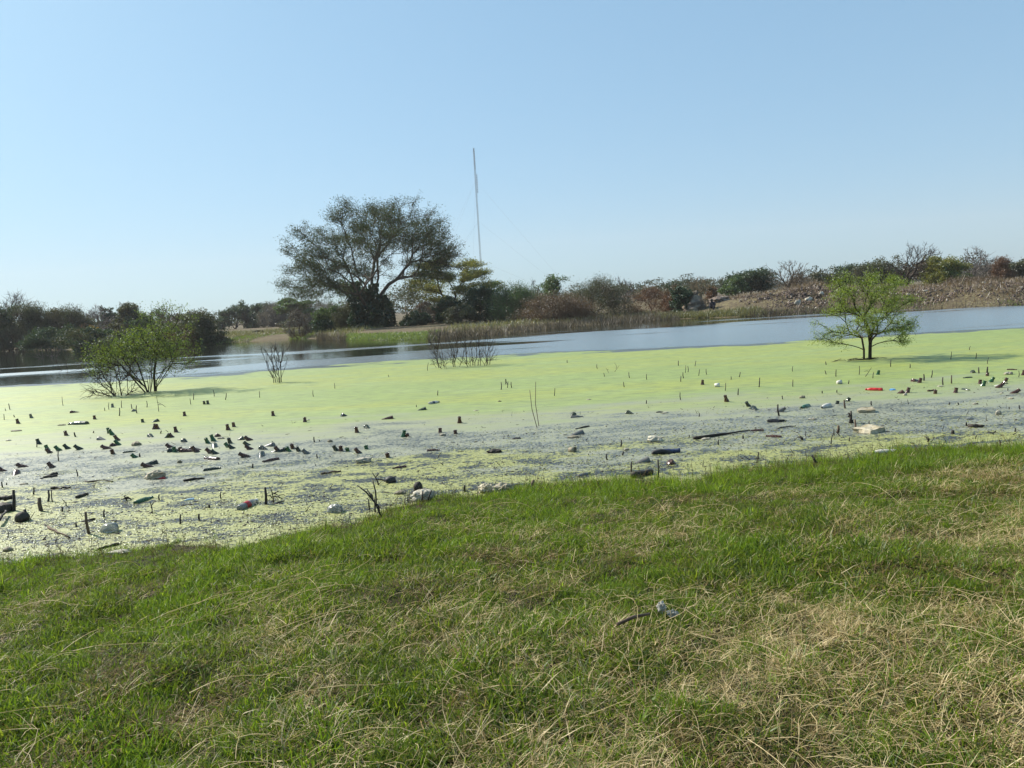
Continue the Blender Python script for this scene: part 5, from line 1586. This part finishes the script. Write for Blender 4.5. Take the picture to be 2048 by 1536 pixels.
lump('plastic_bag', *k6(1355, 1112), 0.30, 0.24, 0.20, M['white_bag'], 'large cream lumpy sack at the grass edge', 'sack', 13, amp=0.20, freq=2.4, lift=0.22, sub=4)
lump('clay_jug', *k6(1325, 1030), 0.12, 0.10, 0.16, M['wood_wet'], 'dark round pot right behind the cream sack', 'pot', 14, amp=0.05, ridge=False)
lump('foam_chunk', *k6(1862, 1050), 0.22, 0.20, 0.17, M['foam'], 'pale foam chunk at the grass edge, left of the pair', 'foam', 15, amp=0.30, freq=2.6, sub=4)
lump('foam_chunk', *k6(1990, 1050), 0.28, 0.22, 0.16, M['foam'], 'pale foam chunk at the grass edge, right of the pair', 'foam', 16, amp=0.30, freq=2.4, sub=4)
lump('plastic_bag', *k6(1530, 1160), 0.28, 0.09, 0.05, M['foam'], 'flat tan strip in the grass beside the cream sack', 'scrap', 17, rz=0.25)
lump('plastic_bag', *k6(665, 1205), 0.20, 0.14, 0.15, M['clear_pl'], 'translucent white bag in weed left of the leaning twig', 'bag', 18, amp=0.16)
lump('ball', *k6(1105, 970), 0.15, 0.13, 0.13, M['rubber'], 'dark green and black ball among twigs near the grass', 'ball', 19, amp=0.06, ridge=False)
lump('plastic_bag', *k6(1185, 1060), 0.16, 0.10, 0.07, M['tan_bag'], 'crumpled tan wrapper left of the cream sack', 'wrapper', 20)
lump('plastic_bag', *k6(455, 478), 0.09, 0.06, 0.045, M['white_bag'], 'small white scrap touching a brown bottle neck', 'scrap', 21)
lump('plastic_bag', *k6(1252, 612), 0.08, 0.05, 0.03, M['white_bag'], 'white scrap at the foot of the lone green neck', 'scrap', 22)
lump('plastic_bag', *k6(1517, 598), 0.14, 0.09, 0.06, M['white_bag'], 'cream lump in front of a brown bottle neck', 'scrap', 23)
lump('plastic_bag', *k6(628, 648), 0.10, 0.06, 0.07, M['tan_bag'], 'upright tan scrap in the grey scum', 'scrap', 24)
lump('plastic_bag', *k6(1780, 402), 0.14, 0.08, 0.03, M['white_bag'], 'flat white scrap on bright duckweed left of the tall twigs', 'scrap', 25)
lump('plastic_bag', *k6(1965, 330), 0.09, 0.06, 0.05, M['tan_bag'], 'little grey lump on bright duckweed left of the tall twigs', 'scrap', 26)
lump('plant_wad', *k6(1925, 735), 0.26, 0.14, 0.09, M['wood_wet'], 'dark tangled wad of rotten leaves in grey scum', 'plant wad', 27)
lump('plant_wad', *k7(130, 625), 0.18, 0.09, 0.05, M['rubber'], 'flat black lump in the open grey scum', 'lump', 28)
lump('plastic_bag', *k7(700, 315), 0.12, 0.08, 0.04, M['white_bag'], 'flat pale scrap alone on the bright duckweed in mid view', 'scrap', 29)
lump('plastic_bag', *k7(585, 615), 0.26, 0.10, 0.06, M['tan_bag'], 'foot-shaped tan scrap in the grey scum', 'scrap', 30)
lump('plastic_bag', *k7(1225, 642), 0.28, 0.18, 0.13, M['white_bag'], 'lumpy cream bag between the tan scrap and black branch', 'bag', 31)
lump('plastic_bag', *k7(1625, 630), 0.18, 0.09, 0.05, M['white_bag'], 'white scrap under the long black branch', 'scrap', 32)
lump('plastic_bag', *k7(995, 715), 0.10, 0.08, 0.06, M['white_bag'], 'pale round scrap left of the black shoe', 'scrap', 33)
lump('plant_wad', *k7(1258, 416), 0.15, 0.08, 0.04, M['rubber'], 'flat black scrap with a pale neighbour beyond the cream bag', 'lump', 34)
lump('plastic_bag', *k7(1305, 422), 0.12, 0.08, 0.05, M['white_bag'], 'pale scrap right of the flat black scrap', 'scrap', 35)
lump('plastic_bag', *k8(1070, 303), 0.16, 0.10, 0.06, M['blue_pl'], 'bright blue plastic scrap right of the red bottle', 'scrap', 36)
lump('plastic_bag', *k8(1430, 275), 0.14, 0.08, 0.045, M['white_bag'], 'white scrap at the foot of a thin stake', 'scrap', 37)
lump('plastic_bag', *k8(1940, 185), 0.22, 0.14, 0.10, M['white_bag'], 'white plastic bag below the lying brown bottle at the right', 'bag', 38)
lump('plastic_bag', *k8(1912, 255), 0.13, 0.10, 0.07, M['white_bag'], 'white scrap wedged between two leaning brown necks', 'scrap', 39)
lump('plastic_plate', *k8(1880, 268), 0.26, 0.12, 0.03, M['white_pl'], 'flat pale plastic plate at the right beyond the bottles', 'plate', 40, amp=0.05, ridge=False)
lump('plastic_bag', *k8(395, 362), 0.13, 0.08, 0.09, M['tan_bag'], 'tan scrap in duckweed left of the lying green bottle', 'scrap', 41)
lump('plant_wad', *k8(200, 540), 0.32, 0.12, 0.08, M['rubber'], 'black rubbery lump beside a leaning stake', 'lump', 42)
lump('plastic_bag', *k8(470, 522), 0.16, 0.10, 0.05, M['white_bag'], 'cream scrap left of the dark broken stump', 'scrap', 43)
lump('plastic_bag', *k8(1955, 368), 0.12, 0.08, 0.045, M['foam'], 'small yellowish foam bit at the right edge', 'foam', 44)
lump('plastic_bag', *k8(1885, 326), 0.07, 0.05, 0.04, M['white_bag'], 'tiny white scrap left of the right-leaning brown neck', 'scrap', 45)
lump('plastic_bag', *k8(1690, 408), 0.10, 0.07, 0.05, M['white_bag'], 'pale scrap in mottled weed at the right', 'scrap', 46)
lump('plastic_bag', *k8(1650, 520), 0.14, 0.10, 0.06, M['clear_pl'], 'clear plastic scrap beyond the short black log', 'scrap', 47)
lump('plastic_jug_top', *k8(1865, 486), 0.10, 0.09, 0.12, M['white_bag'], 'upright pale broken jug top at the right', 'jug', 48, amp=0.2)
lump('plant_wad', *k5(125, 328), 0.30, 0.10, 0.06, M['tan_bag'], 'drift of rotten stems at the left edge of the pale weed', 'plant wad', 49)
lump('plant_wad', *k5(480, 282), 0.22, 0.10, 0.05, M['tan_bag'], 'tan rotten stem end beside the lying olive bottle', 'plant wad', 50)
lump('plastic_bag', *k5(180, 748), 0.14, 0.07, 0.04, M['tan_bag'], 'flat tan scrap in weed near the left edge', 'scrap', 51)
lump('plant_wad', *k5(400, 690), 0.22, 0.06, 0.06, M['wood_wet'], 'dark stick-like wad beside the tan scrap at left', 'plant wad', 52, rz=0.3)
# litter on the grass bank
def on_grass(name, x, y, s, mat, lab, cat, seed, up_=0.05, **kw):
    b = gp(x, y, 0.30)
    o = link(name, lump_mesh(name, s, seed, kw.get('amp', 0.45), 3.2, 4, False, True), mat, None, (b.x, b.y, lz(b.x, b.y) + up_))
    return tag(o, lab, cat)
on_grass('plastic_scrap', 1323, 1224, (0.05, 0.045, 0.06), M['white_pl'], 'white scrap of plastic caught in the bank grass', 'scrap', 61)
on_grass('plastic_scrap', 1345, 1230, (0.06, 0.04, 0.035), M['clear_pl'], 'clear film scrap beside the white scrap in bank grass', 'scrap', 62)

# foam slabs
def slab(x, y, w_, d_, h_, lab, seed, rz):
    b = gp(x, y, 0)
    bm = bmesh.new()
    bmesh.ops.create_cube(bm, size=1.0)
    bmesh.ops.subdivide_edges(bm, edges=bm.edges[:], cuts=5, use_grid_fill=True)
    for v in bm.verts:
        q = v.co.copy()
        r = mnoise.noise(q * 3.1 + Vector((seed, 0, 0)))
        v.co = Vector((q.x * w_ * (1 + 0.22 * mnoise.noise(Vector((q.y * 2.5, q.z, seed)))), q.y * d_ * (1 + 0.22 * mnoise.noise(Vector((q.x * 2.5, seed, q.z)))), q.z * h_ + 0.018 * r))
    me = bpy.data.meshes.new('foam_slab')
    bm.to_mesh(me); bm.free()
    o = link('foam_slab', me, M['foam'], None, (b.x, b.y + d_ * 0.45, h_ * 0.32))
    o.rotation_euler = (R(3), R(-2), rz)
    tag(o, lab, 'foam slab')
slab(*k8(920, 622), 0.29, 0.25, 0.07, 'large cream foam slab right of the upright stakes', 2, 0.5)
slab(*k8(850, 614), 0.17, 0.09, 0.03, 'thin broken foam piece against the large foam slab', 5, 0.2)
slab(*k8(888, 470), 0.22, 0.20, 0.06, 'smaller tan foam slab beyond the large one', 7, -0.3)

# shoe
def loft(secs, n=14):
    V, Fq = [], []
    for (x, yc, hw, z0, z1, pw_) in secs:
        for k in range(n):
            a = 2 * math.pi * k / n
            cx_, sz = math.cos(a), math.sin(a)
            V.append((x, yc + hw * math.copysign(abs(cx_) ** pw_, cx_), (z0 + z1) / 2 + (z1 - z0) / 2 * math.copysign(abs(sz) ** pw_, sz)))
    m_ = len(secs)
    for i in range(m_ - 1):
        for k in range(n):
            Fq.append((i * n + k, (i + 1) * n + k, (i + 1) * n + (k + 1) % n, i * n + (k + 1) % n))
    V += [tuple(np.mean(V[:n], 0)), tuple(np.mean(V[(m_ - 1) * n:m_ * n], 0))]
    c0, c1 = m_ * n, m_ * n + 1
    T = [(c0, k, (k + 1) % n) for k in range(n)] + [(c1, (m_ - 1) * n + (k + 1) % n, (m_ - 1) * n + k) for k in range(n)]
    return np.array(V), np.array(Fq), np.array(T)
def shoe():
    a, b = gp(*k7(1180, 752)), gp(*k7(1450, 735))
    root = empty('boot', (a + b) / 2 + Vector((0, 0.04, 0.005)))
    k = (b - a).length / 0.72
    root.scale = (k,) * 3
    root.rotation_euler = (0, 0, math.atan2(b.y - a.y, b.x - a.x))
    tag(root, 'worn black boot with blue leg lying in the weed', 'boot')
    V, Fq, T = loft([(-0.30, 0.01, 0.045, 0.0, 0.05, 0.7), (-0.28, 0.01, 0.055, -0.01, 0.075, 0.7), (-0.20, 0.01, 0.055, -0.015, 0.09, 0.75), (-0.10, 0, 0.05, -0.015, 0.105, 0.8), (-0.02, 0, 0.047, -0.015, 0.085, 0.8), (0.08, 0, 0.042, -0.02, 0.05, 0.8), (0.13, 0, 0.03, -0.02, 0.03, 0.8)])
    link('upper', np_mesh('upper', V, Fq, T, True), M['rubber'], root)
    V, Fq, T = loft([(-0.305, -0.005, 0.05, -0.03, -0.005, 0.5), (-0.20, -0.005, 0.062, -0.032, -0.008, 0.5), (-0.08, 0, 0.05, -0.032, -0.008, 0.5), (0.04, 0, 0.055, -0.032, -0.008, 0.5), (0.14, 0, 0.04, -0.032, -0.008, 0.5)])
    link('sole', np_mesh('sole', V, Fq, T, True), M['wood_wet'], root)
    V, Fq, T = loft([(-0.08, 0.05, 0.05, 0.02, 0.09, 0.9), (0.02, 0.06, 0.055, 0.0, 0.085, 0.9), (0.14, 0.06, 0.055, -0.01, 0.075, 0.9), (0.24, 0.05, 0.055, -0.01, 0.075, 0.9), (0.30, 0.05, 0.06, -0.01, 0.085, 0.9)])
    link('leg_cloth', np_mesh('leg_cloth', V, Fq, T, True), M['navy'], root)
shoe()

# logs and branches afloat
def stick_obj(name, pts, radii, mat, lab, cat, n=6, group=None):
    c = Vector(pts[0])
    V, Fq, T = polytube([Vector(p) - c for p in pts], radii, n)
    o = link(name, np_mesh(name, V, Fq, T, True), mat, None, c)
    if lab:
        tag(o, lab, cat, group)
    return o
def floating(name, x0, y0_, x1, y1_, r0, r1, mat, lab, cat='branch', seed=1, z=0.012):
    a, b = gp(x0, y0_, 0.0), gp(x1, y1_, 0.0)
    g = rs(seed)
    pts, rad = [], []
    for i in range(7):
        t = i / 6
        p = a.lerp(b, t) + Vector((0, g.normal(0, 0.012), z + g.normal(0, 0.004)))
        pts.append(p); rad.append((r0 + (r1 - r0) * t) * g.uniform(0.72, 1.22))
    return stick_obj(name, pts, rad, mat, lab, cat, 8)
floating('branch', *k7(1525, 628), *k7(1965, 564), 0.026, 0.008, M['wood_wet'], 'long black branch floating in the grey scum', seed=1, z=0.02)
floating('log', *k7(1035, 930), *k7(1200, 898), 0.036, 0.028, M['wood_wet'], 'short black log at the grass edge below the boot', 'log', 2, 0.03)
floating('log', *k8(1645, 580), *k8(1755, 578), 0.035, 0.012, M['wood_wet'], 'short black log lying in the weed at the right', 'log', 3, 0.02)
floating('branch', *k7(595, 548), *k7(705, 526), 0.008, 0.014, M['wood_wet'], 'thin dark stick floating above the foot-shaped tan scrap', seed=4)
floating('branch', *k6(560, 902), *k6(718, 880), 0.012, 0.009, M['wood_brown'], 'brown stick floating between the white bag and the twigs', seed=5)
floating('log', *k5(-20, 892), *k5(112, 880), 0.030, 0.030, M['wood_wet'], 'dark pole lying at the left edge against an upright stick', 'log', 6, 0.05)
floating('branch', *k5(-5, 1075), *k5(60, 985), 0.016, 0.010, M['wood_wet'], 'dark branch slanting at the left edge near the round jug', seed=7, z=0.06)
floating('branch', *k5(330, 700), *k5(450, 665), 0.014, 0.026, M['wood_wet'], 'dark blue-black stick near the left edge pointing right', seed=8)
floating('branch', *k5(405, 780), *k5(560, 776), 0.018, 0.008, M['wood_wet'], 'thin black stick floating at the left', seed=9)
floating('branch', *k5(780, 1260), *k5(935, 1220), 0.010, 0.014, M['wood_wet'], 'dark branch lying in weed above the white crumpled bag', seed=10)
floating('branch', *k5(380, 1090), *k5(550, 1172), 0.012, 0.006, M['wood_brown'], 'tan stick lying in weed left of the upright cross-shaped stick', seed=11)
floating('branch', *k8(1330, 312), *k8(1384, 305), 0.02, 0.012, M['wood_brown'], 'brown stick floating into a bottle neck at the right', seed=12)
floating('branch', *k8(205, 592), *k8(340, 570), 0.006, 0.006, M['wood_wet'], 'long thin twig floating right of the black rubbery lump', seed=13)
floating('branch', *k5(670, 725), *k5(900, 722), 0.012, 0.006, M['wood_wet'], 'dark stick floating below the tan bag', seed=14)
floating('branch', *k5(1450, 720), *k5(1610, 702), 0.022, 0.008, M['wood_wet'], 'mossy dark stick right of the tan bag with red scrap', seed=15)
floating('branch', *k5(610, 855), *k5(705, 820), 0.03, 0.012, M['wood_wet'], 'clotted dark branch left of the long green bottle', seed=16)

# upright stakes one can tell apart
def stake(kf, xb, yb, xt, yt, r, mat, lab, name='stake', seed=0, cross=None):
    b = gp(*kf(xb, yb), 0.0)
    s = (b - CAM).dot(fwd) / FPX
    xb_, yb_ = kf(xb, yb); xt_, yt_ = kf(xt, yt)
    dxx, dyy = (xt_ - xb_) * s, (yb_ - yt_) * s
    lx = dxx * math.cos(ROLL) + dyy * math.sin(ROLL)
    lzz = -dxx * math.sin(ROLL) + dyy * math.cos(ROLL)
    g = rs(seed + int(xb_ * 3 + yb_))
    tip = b + Vector((lx, g.uniform(-0.2, 0.2) * lzz, lzz))
    mid = (b + tip) / 2 + Vector((g.normal(0, 0.04) * lzz, 0, 0))
    low = b - (tip - b) * 0.15 - Vector((0, 0, 0.08))
    return b, tip, stick_obj(name, [low, b, mid, tip], [r * 1.1, r, r * 0.9, r * 0.75], mat, lab, 'stake', 6)
stake(k5, 110, 955, 104, 788, 0.018, M['wood_wet'], 'tall dark stick standing at the left edge against a pole')
stake(k5, 325, 957, 304, 850, 0.022, M['wood_brown'], 'thick brown stick standing right of the tall one at left')
stake(k5, 380, 882, 375, 790, 0.012, M['wood_wet'], 'dark stick standing, left one of a close pair')
stake(k5, 412, 882, 410, 785, 0.007, M['wood_wet'], 'very thin stick standing, right one of a close pair')
stake(k5, 203, 1025, 200, 938, 0.018, M['wood_wet'], 'dark stick standing against the round jug')
b, t_, o = stake(k5, 702, 1135, 701, 948, 0.014, M['wood_brown'], 'upright cross-shaped brown stick by the clear jar')
V, Fq, T = polytube([Vector((-0.07, 0.02, 0.13)), Vector((0, 0.015, 0.145)), Vector((0.06, 0.01, 0.15))], [0.006, 0.009, 0.014], 6)
link('crosspiece', np_mesh('crosspiece', V, Fq, T, True), M['wood_wet'], o, (0, 0, 0.10))
stake(k6, 125, 1140, 122, 1000, 0.016, M['wood_wet'], 'black stick standing in a dark tuft by the red-sleeved bottle')
stake(k8, 217, 492, 200, 404, 0.014, M['wood_wet'], 'leaning stake against a pale grey bottle')
stake(k8, 710, 438, 706, 374, 0.014, M['wood_brown'], 'upright stake behind the dark broken stump')
stake(k8, 656, 620, 655, 562, 0.018, M['wood_brown'], 'short stake left of the taller stake by foam slab')
stake(k8, 787, 611, 785, 519, 0.014, M['wood_brown'], 'tall stake touching the clear bottle by the foam slab')
stake(k8, 1515, 629, 1514, 598, 0.022, M['wood_wet'], 'short thick black stub left of the short black log')
stake(k8, 508, 866, 460, 786, 0.014, M['wood_wet'], 'black stick leaning left at the grass edge')
stake(k7, 235, 1012, 266, 943, 0.018, M['wood_brown'], 'reddish brown stick leaning right beside the foam pair')
stake(k7, 1238, 965, 1240, 780, 0.010, M['wood_wet'], 'tall thin stick standing at the grass edge below the boot')
stake(k6, 1690, 1040, 1690, 985, 0.014, M['wood_wet'], 'short black stick at the grass edge left of the foam pair')
stake(k6, 1350, 1130, 1360, 1035, 0.009, M['wood_wet'], 'dark twig standing before the cream sack, left one')
stake(k6, 1395, 1130, 1432, 1020, 0.009, M['wood_wet'], 'dark twig leaning right before the cream sack')
stake(k8, 1442, 262, 1443, 204, 0.012, M['wood_wet'], 'upright stake over a white scrap at the right')
stake(k8, 1355, 208, 1356, 152, 0.010, M['wood_wet'], 'thin stake between two brown necks at the right')
stake(k8, 1506, 252, 1505, 188, 0.012, M['wood_brown'], 'brown stake behind the lone brown neck at the right')
stake(k8, 1300, 230, 1297, 180, 0.014, M['wood_wet'], 'stake beside a right-leaning brown bottle neck')
stake(k8, 1711, 176, 1709, 130, 0.013, M['wood_wet'], 'short stake left of a brown neck near the white bag')
stake(k8, 1772, 168, 1771, 124, 0.016, M['wood_wet'], 'stake standing over a small brown bottle neck at the right')
stake(k7, 292, 536, 235, 240, 0.006, M['wood_brown'], 'taller thin dry twig pair, left leaning one')
stake(k7, 306, 520, 280, 170, 0.006, M['wood_brown'], 'taller thin dry twig pair, right upright one')
stake(k5, 595, 370, 590, 332, 0.014, M['wood_wet'], 'dark stub beside a brown neck in pale weed at left')

# twigs with side shoots
def twiglet(kf, xb, yb, tips, r, lab, name='dead_twig'):
    b = gp(*kf(xb, yb), 0.0)
    s = (b - CAM).dot(fwd) / FPX
    root = empty(name, b)
    tag(root, lab, 'twig')
    x0, y0_ = kf(xb, yb)
    for i, (x, y) in enumerate(tips):
        xt, yt = kf(x, y)
        dxx, dyy = (xt - x0) * s, (y0_ - yt) * s
        p = Vector((dxx * math.cos(ROLL) + dyy * math.sin(ROLL), 0.03 * ((i * 7) % 5 - 2) * 0.6, -dxx * math.sin(ROLL) + dyy * math.cos(ROLL)))
        st = Vector((0, 0, -0.05)) if i == 0 else first * (0.25 + 0.5 * ((i * 37) % 10) / 10)
        if i == 0: first = p
        V, Fq, T = polytube([st, (st + p) / 2 + Vector((0.01, 0, 0.008)), p], [r * (1 if i == 0 else 0.6), r * 0.7, r * 0.4], 5)
        link('shoot', np_mesh('shoot', V, Fq, T, True), M['wood_wet'], root)
twiglet(k6, 1060, 1270, [(930, 1000), (850, 980), (965, 935), (1000, 1120), (940, 1040)], 0.011, 'forked dead twig leaning left at the grass edge')
twiglet(k6, 1020, 985, [(970, 878), (1015, 890), (1075, 965), (980, 940)], 0.010, 'dead twigs sticking up beside the dark ball')
twiglet(k6, 180, 1120, [(178, 1010), (235, 1030), (250, 1100), (140, 1060), (215, 1065)], 0.009, 'tangle of short black twigs right of the black stick')
twiglet(k8, 745, 548, [(742, 452), (728, 470), (756, 480), (765, 545), (735, 500)], 0.026, 'dark splintered stump standing among the stakes', 'stump')
twiglet(k5, 1250, 170, [(1243, 45), (1308, 135), (1265, 120)], 0.008, 'broken reed folded over left of the thorn shrub shadow')
twiglet(k5, 1000, 870, [(990, 825), (1020, 850), (1030, 872), (960, 860)], 0.012, 'small cross-shaped black twig left of the long green bottle')
twiglet(k5, 1195, 970, [(1200, 870), (1215, 880), (1180, 930)], 0.008, 'dead twig pair below the long green bottle')
twiglet(k7, 860, 100, [(830, 60), (855, 75)], 0.006, 'thin bent twig on bright duckweed in mid view')
twiglet(k7, 890, 95, [(938, 40), (900, 20), (915, 60)], 0.006, 'forked twig on bright duckweed in mid view')
twiglet(k8, 848, 200, [(900, 128), (850, 160)], 0.008, 'twig leaning right on duckweed below the small green tree')
twiglet(k8, 1320, 688, [(1315, 640), (1338, 680), (1310, 650)], 0.012, 'tripod of black twigs at the grass edge at right')
twiglet(k8, 1810, 630, [(1800, 610), (1840, 615), (1780, 620), (1830, 600)], 0.009, 'sprawling black twig low in the weed at the right')
twiglet(k8, 380, 670, [(370, 640), (395, 668), (360, 655)], 0.016, 'small black pointed root near the amber bottle')

# plain reed stubs
ST = [(k5, 497, 126, 52), (k5, 79, 156, 105), (k5, 33, 236, 188), (k5, 858, 156, 98), (k5, 958, 142, 82), (k5, 940, 205, 140), (k5, 1078, 184, 120), (k5, 1040, 150, 110), (k5, 1158, 138, 85), (k5, 1524, 78, 25), (k5, 1503, 115, 65), (k5, 1688, 52, 0), (k5, 1776, 78, 24), (k5, 826, 165, 138),
      (k5, 115, 215, 195), (k5, 45, 165, 145), (k5, 613, 683, 622), (k5, 290, 452, 405), (k5, 462, 562, 470), (k5, 1102, 530, 498), (k5, 265, 825, 765), (k5, 50, 750, 730), (k5, 20, 770, 720), (k5, 1990, 618, 580), (k5, 735, 340, 322), (k5, 1265, 345, 320), (k5, 820, 1005, 940), (k5, 1570, 1030, 975), (k5, 1420, 1060, 980),
      (k5, 1255, 870, 820), (k5, 600, 1080, 1045), (k5, 490, 960, 920), (k5, 1650, 930, 900), (k5, 1740, 860, 800),
      (k6, 76, 297, 245), (k6, 500, 290, 238), (k6, 668, 226, 182), (k6, 1398, 85, 20), (k6, 1478, 280, 240), (k6, 1978, 235, 175), (k6, 2014, 192, 150), (k6, 2028, 220, 170), (k6, 1311, 372, 352), (k6, 508, 648, 604), (k6, 1095, 135, 115), (k6, 546, 642, 628), (k6, 940, 1180, 1090), (k6, 985, 1200, 1090), (k6, 530, 770, 740),
      (k7, 45, 192, 150), (k7, 60, 220, 172), (k7, 92, 220, 172), (k7, 428, 284, 222), (k7, 823, 132, 102), (k7, 1020, 142, 95), (k7, 1156, 156, 110), (k7, 978, 215, 172), (k7, 766, 70, 32), (k7, 1424, 172, 125), (k7, 1446, 145, 97), (k7, 1460, 102, 42), (k7, 1481, 97, 48), (k7, 1565, 125, 72), (k7, 1628, 116, 70), (k7, 1422, 315, 256), (k7, 1775, 244, 180), (k7, 1820, 156, 128),
      (k7, 1884, 136, 95), (k7, 1874, 278, 225), (k7, 1404, 46, 5), (k7, 530, 22, 0), (k7, 1568, 448, 416), (k7, 1914, 622, 592), (k7, 1720, 670, 628), (k7, 2040, 215, 140), (k7, 1535, 50, 5), (k7, 963, 752, 722), (k7, 1036, 905, 800), (k7, 1152, 345, 315), (k7, 1490, 608, 590), (k7, 953, 680, 630), (k7, 660, 1030, 965), (k7, 1120, 1000, 950), (k7, 845, 790, 740),
      (k8, 70, 278, 205), (k8, 320, 275, 222), (k8, 317, 162, 120), (k8, 569, 112, 86), (k8, 569, 184, 152), (k8, 642, 200, 146), (k8, 816, 186, 118), (k8, 1051, 126, 75), (k8, 1196, 135, 105), (k8, 1500, 72, 12), (k8, 1688, 66, 22), (k8, 1774, 104, 54), (k8, 918, 212, 165), (k8, 735, 255, 225), (k8, 540, 325, 305), (k8, 909, 416, 382), (k8, 650, 320, 298), (k8, 1488, 410, 392), (k8, 1560, 412, 392), (k8, 1926, 306, 284),
      (k8, 2008, 205, 155), (k8, 1937, 445, 425), (k8, 2018, 445, 412), (k8, 892, 560, 528), (k8, 628, 640, 592), (k8, 605, 706, 630), (k8, 742, 685, 650), (k8, 1640, 0, -30), (k8, 1980, 615, 580), (k8, 1850, 740, 690), (k8, 1870, 722, 672), (k8, 245, 370, 340), (k8, 60, 820, 760), (k8, 1620, 570, 540)]
lab_mid = ((430, 'thin reed stub near the thorn shrub'), (1040, 'thin reed stub left of the tall dry twigs'), (1500, 'thin reed stub right of the tall dry twigs'), (9999, 'thin reed stub near the small green tree'))
for i, (kf, x, yb, yt) in enumerate(ST):
    g = rs(900 + i)
    r = g.uniform(0.007, 0.012)
    b, t_, o = stake(kf, x, yb, x + g.normal(0, 4), yt, r, M['wood_wet'], None, 'reed_stub', i)
    px_, py_ = kf(x, yb)
    base = next(l for (lim, l) in lab_mid if px_ < lim)
    placed.append((o, base + ' in ' + zone(px_, py_), px_, 'reed stub', 'reed stubs standing in the weed'))

# names for the look-alike bottles: class first, then its place in that class
ORD = ['first', 'second', 'third', 'fourth', 'fifth', 'sixth', 'seventh', 'eighth', 'ninth', 'tenth', 'eleventh', 'twelfth', 'thirteenth', 'fourteenth', 'fifteenth', 'sixteenth', 'seventeenth', 'eighteenth', 'nineteenth', 'twentieth']
cls = {}
for o, c, x, cat, grp in placed:
    cls.setdefault(c, []).append((x, o, cat, grp))
for c, lst in cls.items():
    lst.sort(key=lambda q: q[0])
    for i, (x, o, cat, grp) in enumerate(lst):
        lab = c if len(lst) == 1 else c + ', ' + ('leftmost' if i == 0 else 'rightmost' if i == len(lst) - 1 else ORD[i] + ' from the left')
        tag(o, lab, cat, grp)

# small dark scraps, stems and drowned shoots nobody could count
def weed_litter():
    g = rs(131)
    n = 2600
    y = 5.6 + 8.5 * g.random(n) ** 1.5
    x = g.uniform(-1, 1, n) * (0.72 * y + 0.4)
    k = (y - shore(x) > -0.1) & (g.random(n) < np.clip(0.75 + 0.5 * wob(x, y, 1.4) - 0.10 * (y - 6), 0.03, 1))
    x, y = x[k], y[k]
    n = len(x)
    a = g.uniform(0, 6.28, n)
    ln = g.uniform(0.015, 0.09, n)
    upz = np.where(g.random(n) < 0.35, g.uniform(0.4, 1.6, n), g.uniform(0, 0.2, n))
    P0 = np.stack([x, y, np.full(n, 0.004)], 1)
    D = np.stack([np.cos(a), np.sin(a) * 0.6, upz], 1)
    D /= np.linalg.norm(D, axis=1, keepdims=True)
    r = g.uniform(0.0018, 0.006, n)
    V, Fq = tubes(P0, P0 + D * ln[:, None], r, r * 0.5, 4)
    tag(link('weed_litter', np_mesh('weed_litter', V, Fq), M['wood_wet']), 'tiny dark scraps and stems caught in the weed by the grass', 'plant litter', kind='stuff')
    # reddish shoots leaning out of the grass edge
    n = 1100
    x = g.uniform(-5.5, 6.5, n) ; y = shore(x) + g.normal(0.10, 0.25, n)
    a = g.uniform(0, 6.28, n); el = np.radians(g.uniform(35, 85, n))
    P = np.stack([x, y, np.maximum(land(x, y), 0)], 1)
    D = np.stack([np.cos(a) * np.cos(el), np.sin(a) * np.cos(el), np.sin(el)], 1)
    ln = g.uniform(0.06, 0.20, n)
    V, Fq = tubes(P, P + D * ln[:, None], np.full(n, 0.0022), np.full(n, 0.001), 3)
    tag(link('edge_shoots', np_mesh('edge_shoots', V, Fq), M['straw_brown']), 'thin brown shoots leaning out along the grass edge', 'plant litter', kind='stuff')
weed_litter()
# brown stick on the bank
b = gp(1235, 1272, 0.32); c = gp(1300, 1246, 0.32)
for q in (b, c): q.z = lz(q.x, q.y) + 0.075
stick_obj('branch', [b, (b + c) / 2 + Vector((0, 0, 0.01)), c], [0.008, 0.009, 0.006], M['wood_brown'], 'reddish brown stick lying in the bank grass left of the white scrap', 'branch')

# ------------------------------------------------------------------ dusty air
def haze():
    m, nt, out = new_mat('dusty_air')
    pv = N(nt, 'ShaderNodeVolumePrincipled')
    pv.inputs['Color'].default_value = (1.0, 0.93, 0.90, 1)
    pv.inputs['Density'].default_value = HAZE
    pv.inputs['Anisotropy'].default_value = 0.1
    L(nt, pv.outputs[0], out.inputs['Volume'])
    v = np.array([(a, b_, c_) for a in (-1560, 1560) for b_ in (-360, 1560) for c_ in (-2.5, 125)], float)
    o = link('haze', np_mesh('haze', v, BF), m)
    tag(o, 'thin dusty haze over the far trees', 'haze', kind='stuff')
HAZE = 0.0003
haze()
